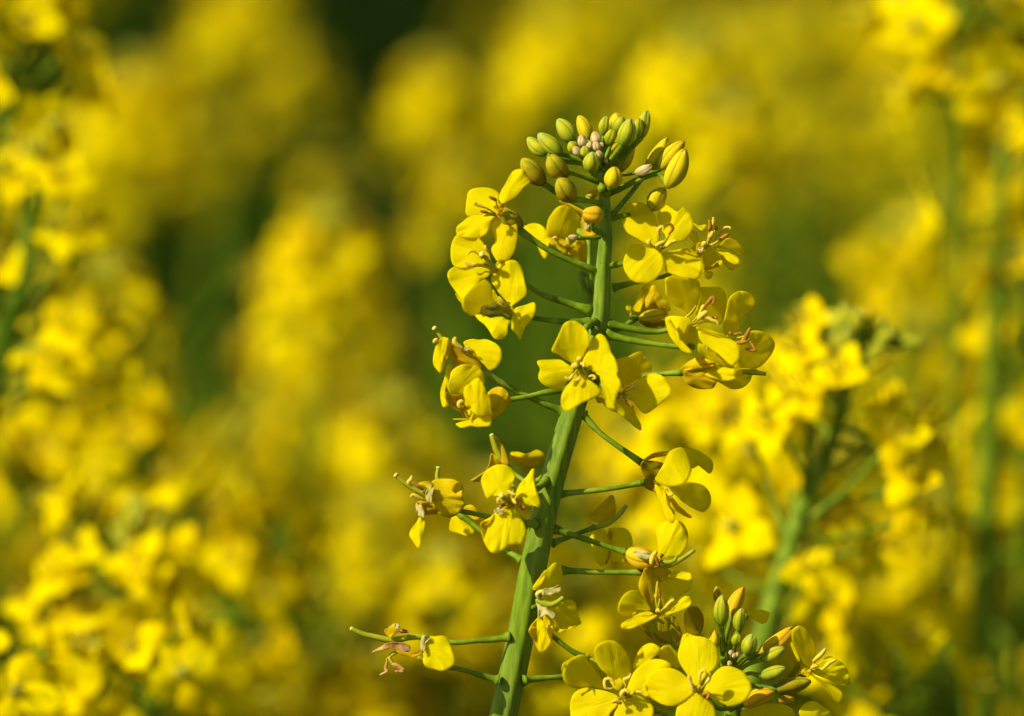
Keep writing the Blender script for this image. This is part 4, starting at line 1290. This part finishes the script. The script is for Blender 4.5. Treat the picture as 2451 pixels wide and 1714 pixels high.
soft_plant('soft-focus rapeseed plant right of the sharp one, green buds atop a slanting grey-green stem',
           [(1925, 745), (1912, 830), (1885, 930), (1850, 1020), (1810, 1110), (1775, 1220), (1735, 1350), (1690, 1500)],
           [(1790, 780, -6), (1880, 840, -14), (1790, 880, -12), (1725, 950, -8), (1820, 945, 12), (1655, 955, 4), (1745, 850, 8), (1990, 905, -6), (2000, 985, -10), (2095, 985, 2),
            (2040, 1060, -8), (2065, 1140, -2), (2060, 930, 12), (1820, 735, 10), (1810, 1265, -6)],
           [(1860, 700), (1890, 680), (1925, 690), (1955, 685), (1985, 710), (1900, 730), (1945, 730), (2010, 740), (2035, 770), (1980, 770), (2080, 775), (1870, 745), (1925, 760), (2000, 800)], 125, 4, 1.0)
soft_plant('soft-focus rapeseed head cut by the left edge with a green stalk painted dark for shade',
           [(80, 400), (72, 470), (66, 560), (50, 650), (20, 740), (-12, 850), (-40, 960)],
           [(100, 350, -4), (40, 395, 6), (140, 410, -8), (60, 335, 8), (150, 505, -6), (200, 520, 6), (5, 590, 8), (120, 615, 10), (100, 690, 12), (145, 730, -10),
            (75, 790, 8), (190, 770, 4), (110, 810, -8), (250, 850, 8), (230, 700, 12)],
           [(60, 310), (90, 300), (120, 320), (40, 330)], 190, 6, 1.0, 'far_and_shaded_stem')  # darker stem colour stands in for the shade on this stalk
soft_plant('soft-focus rapeseed head in the lower left with green buds amid bright petals',
           [(315, 1190), (305, 1240), (285, 1310), (255, 1390), (225, 1480), (195, 1600)],
           [(145, 1115, 4), (95, 1130, 8), (215, 1090, 10), (375, 1065, 8), (85, 1225, -2), (170, 1225, -6), (130, 1290, -8), (55, 1340, 2), (185, 1370, -8), (110, 1400, -4),
            (190, 1465, -8), (300, 1240, -14), (375, 1235, -6), (310, 1300, -14), (385, 1320, -8), (250, 1150, 8)],
           [(260, 1130), (290, 1110), (320, 1120), (345, 1140), (280, 1160), (310, 1150), (335, 1175), (250, 1175), (370, 1160), (300, 1180), (270, 1200)], 185, 8, 1.1)
for x, y, d, n, ln, sp, slp, tb, tk, lab in NEAR:
    field_plant(V(x, y, d), lab, None, n, ln, sp, True, 0, 0, 0, 0, tb > 0, slope=slp, topbuds=tb, thick=tk, kmax=4 if tb else 3)

MID = [
    (320, 200, 800, 40, .070, 1.42, 'large round blurred flower head, upper left, brightest on its left side'),
    (480, 310, 950, 14, .040, 1.0, 'dim blurred flower head, upper left, against the right flank of a brighter round one'),
    (745, 525, 420, 46, .050, 1.08, 'large round blurred flower head left of the sharp plant, ringed by near-black gaps'),
    (970, 165, 780, 28, .050, 1.1, 'blurred flower head upper centre, left of the sharp bud cluster'),
    (1020, 395, 640, 16, .040, .95, 'blurred flower head directly behind the left flowers of the sharp plant'),
    (750, 370, 1000, 9, .020, 1.0, 'small dim blurred flower head alone in a dark green gap, upper left of centre'),
    (560, -20, 1000, 20, .045, 1.2, 'dim blurred flower head at the top edge, left of centre'),
    (660, 150, 1150, 14, .040, 1.2, 'greenish dim blurred flower head below the top edge, left of centre'),
    (1240, 60, 720, 26, .050, 1.2, 'blurred flower head at the top above the sharp bud cluster'),
    (1560, 130, 480, 24, .035, 1.1, 'bright blurred flower head right of the sharp bud cluster, upper of two'),
    (1640, 270, 470, 22, .035, 1.1, 'bright blurred flower head right of the sharp bud cluster, lower of two'),
    (2010, 545, 420, 10, .020, 1.0, 'small bright blurred flower spot on the right, left of the tall green stalk'),
    (270, 930, 260, 18, .025, 1.1, 'bright blurred flower head on the left above the soft green buds'),
    (1380, 1330, 330, 22, .05, 1.1, 'bright blurred flowers seen directly behind the lower right side of the sharp stem'),
    (1500, 1000, 300, 24, .05, 1.1, 'bright blurred flower mass behind the right side flowers of the sharp stem'),
    (1850, 1250, 330, 26, .06, 1.1, 'bright blurred flower head lower right, behind the slanting grey-green stem'),
    (2080, 1150, 420, 26, .06, 1.1, 'bright blurred flower head at the right, left of the tall green stalk'),
    (1000, 1290, 300, 18, .030, 1.1, 'bright blurred flower head left of the lower sharp stem'),
    (130, 860, 300, 20, .040, 1.0, 'dull blurred flower head at the left edge below the dark stalk'),
    (860, 1530, 330, 20, .030, 1.1, 'wide bright blurred flower head on the bottom edge left of the sharp stem'),
    (590, 1480, 300, 18, .040, 1.0, 'blurred flower head on the bottom edge, left of a dark green gap'),
    (250, 640, 330, 20, .050, 1.0, 'dull blurred flower head on the left beside a dark gap'),
    (540, 1010, 430, 16, .040, 1.0, 'blurred flower head, left of centre, amid softer yellow ones'),
    (840, 930, 640, 22, .050, 1.2, 'dull blurred flower head left of the faded side flowers of the sharp plant'),
]
for x, y, d, n, ln, sp, lab in MID:
    field_plant(V(x, y + 25, d * 1.1), lab, None, int(n * .62), ln * (.5 if n > 38 else .38), sp * (.86 if n > 38 else .80), False, random.uniform(-.02, .02), random.uniform(-.02, .02), 0, 2, True, slope=random.uniform(-.1, .2), kmax=1 if n < 15 else (4 if n > 38 else 2))

# tall blurred stalk on the right
field_plant(V(2250, 300, 230), 'blurred rapeseed plant on the right with a long bare upright green stalk', None, 4, .03, 1.0, True, .004, 0, 0, 0, False, thick=1.7, slope=.02)

GAPS = [(480, 650, 110), (600, 470, 130), (420, 780, 70), (800, 120, 110), (870, 570, 110), (720, 300, 70), (330, 150, 60), (20, 80, 40), (1000, 10, 60), (900, 660, 80),
        (1800, 570, 60), (1220, 250, 40), (1250, 640, 60), (600, 1390, 80), (400, 820, 50), (1120, 990, 70), (480, 480, 60), (2290, 100, 30), (830, 260, 60),
        (180, 240, 50), (380, 60, 60)]


def in_gap(x, y, r):
    for gx_, gy_, gr in GAPS:
        if (x - gx_) ** 2 + (y - gy_) ** 2 < (gr * 1.0 + r) ** 2:
            return True
    return False


random.seed(5)
for lo, hi, num, ymin, ymax in ((750, 1500, 16, 21, 600), (430, 750, 16, 861, 1260), (260, 520, 34, 900, 1720), (420, 700, 26, 780, 1500), (450, 800, 10, 400, 1300), (800, 1300, 24, -60, 1100), (1300, 2100, 30, -80, 900), (2100, 3200, 30, -80, 700)):
    made = tries = 0
    while made < num and tries < 4000:
        tries += 1
        x, y = random.uniform(-150, 2450), random.uniform(ymin, ymax)
        if ymin == 21:
            x = random.uniform(1250, 2250)    # upper right
        if ymin == 861:
            x = random.uniform(430, 1130)     # the carpet left of the sharp stem
        d = random.uniform(lo, hi)
        head = 26 / 0.0958 * D / (D + d / 1000)      # head radius in view pixels
        ln = random.uniform(.012, .030) if d > 700 else random.uniform(.02, .045)
        ext = ln / 0.0000958 * D / (D + d / 1000)
        if any(in_gap(x, y + head * .5 + ext * q, head * .8) for q in (0, .5, 1)):
            continue
        if x < 1150 and y < 800 and random.random() < .4:
            continue
        T = V(x, y, d)
        if T.z - ground_z(T.y) < .35:
            continue
        made += 1
        field_plant(T, 'out-of-focus rapeseed plant whose yellow head melts into the blurred field', 'out-of-focus rapeseed plants of the field',
                    random.randint(6, 10), ln, random.uniform(.72, .95), False, random.uniform(-.03, .03), random.uniform(-.03, .03), 0, 2, slope=random.uniform(-.15, .25))

# the rest of the field as one mass
fm = MB()
random.seed(9)


def quick_head(T):
    b = Vector((T.x + random.uniform(-.05, .05), T.y, ground_z(T.y)))
    fm.tube([b, b.lerp(T, .5) + Vector((.01, 0, 0)), T], [.004, .003, .0015], M['far_and_shaded_stem'], 4, 1)
    for i in range(16):
        a = i * 2.4
        t = i / 16
        c = T + Vector((math.cos(a), math.sin(a), 0)) * (.008 + .026 * min(1, t * 1.5)) + ZUP * (-.07 * t)
        nrm = (Vector((math.cos(a), math.sin(a), .8)) + Vector((random.uniform(-.4, .4), random.uniform(-.4, .4), 0))).normalized()
        u = nrm.orthogonal().normalized()
        v = nrm.cross(u)
        for q in range(4):
            e = u * math.cos(q * 1.571 + a) + v * math.sin(q * 1.571 + a)
            s_ = nrm.cross(e)
            pts = [c, c + e * .006 + s_ * .0045 + nrm * .001, c + e * .0115, c + e * .006 - s_ * .0045 + nrm * .001]
            o = len(fm.v)
            fm.v.extend(pts); fm.uv.extend([(0, .5), (.5, 1), (1, .5), (.5, 0)])
            fm.f.append((o, o + 1, o + 2, o + 3)); fm.mi.append(fm.mat(M['field_petal']))
    for i in range(4):
        p_ = T + ZUP * (-.14 - .09 * i - random.uniform(0, .05))
        if p_.z < b.z + .02:
            continue
        a = random.uniform(0, 6.28)
        e = Vector((math.cos(a), math.sin(a), 0))
        s_ = Vector((-math.sin(a), math.cos(a), 0))
        L = random.uniform(.08, .16)
        pts = [p_, p_ + e * L * .5 + s_ * .022 + ZUP * .02, p_ + e * L - ZUP * .03, p_ + e * L * .5 - s_ * .022 + ZUP * .02]
        o = len(fm.v)
        fm.v.extend(pts); fm.uv.extend([(0, .5), (.5, 1), (1, .5), (.5, 0)])
        fm.f.append((o, o + 1, o + 2, o + 3)); fm.mi.append(fm.mat(M['leaf']))


half = math.tan(math.atan(18 / LENS))


def view_of(p):
    r = p - CAM
    z = r.dot(FWD)
    k = z / D
    return 1148 + r.dot(RIGHT) / (S * 1.0675 * k), 803 - r.dot(UP) / (S * 1.0675 * k)


n = tries = 0
while n < 1500 and tries < 30000:
    tries += 1
    x, y = random.uniform(-5, 5), random.uniform(-.2, 9.0)
    dist = y + 1.2
    inside = abs(x) < half * dist + .12
    if inside and y < 3.2:
        continue
    if not inside and abs(x) > 1.6 + y * .35:
        continue
    T = Vector((x, y, ground_z(y) + (random.uniform(.45, .85) if y < 3 else random.uniform(.40, .70))))
    if inside:
        vx, vy = view_of(T)
        if in_gap(vx, vy + 40, 90) or random.random() < .75:
            continue
    quick_head(T)
    n += 1
fo = fm.obj('rapeseed_field')
fo['kind'] = 'stuff'
fo['label'] = 'distant mass of yellow flowering rapeseed beyond the nearer plants'
fo['category'] = 'field'

# leafy undergrowth that closes the gaps between the stems
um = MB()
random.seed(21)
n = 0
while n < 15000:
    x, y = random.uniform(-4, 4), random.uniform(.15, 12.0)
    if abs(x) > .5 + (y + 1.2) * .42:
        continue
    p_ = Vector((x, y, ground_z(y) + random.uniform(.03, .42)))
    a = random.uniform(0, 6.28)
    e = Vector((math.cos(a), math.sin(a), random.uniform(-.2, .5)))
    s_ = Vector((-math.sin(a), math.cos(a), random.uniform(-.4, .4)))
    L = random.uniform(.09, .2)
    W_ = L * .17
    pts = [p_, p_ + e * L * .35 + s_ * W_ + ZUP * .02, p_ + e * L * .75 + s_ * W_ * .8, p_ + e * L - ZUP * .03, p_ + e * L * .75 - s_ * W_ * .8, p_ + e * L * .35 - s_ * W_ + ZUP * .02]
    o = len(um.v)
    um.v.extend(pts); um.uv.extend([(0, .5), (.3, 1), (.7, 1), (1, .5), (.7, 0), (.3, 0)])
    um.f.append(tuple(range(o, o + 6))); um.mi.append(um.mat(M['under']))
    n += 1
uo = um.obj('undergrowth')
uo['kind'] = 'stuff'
uo['label'] = 'green leafy undergrowth between the rapeseed stems, coloured dark for shade'
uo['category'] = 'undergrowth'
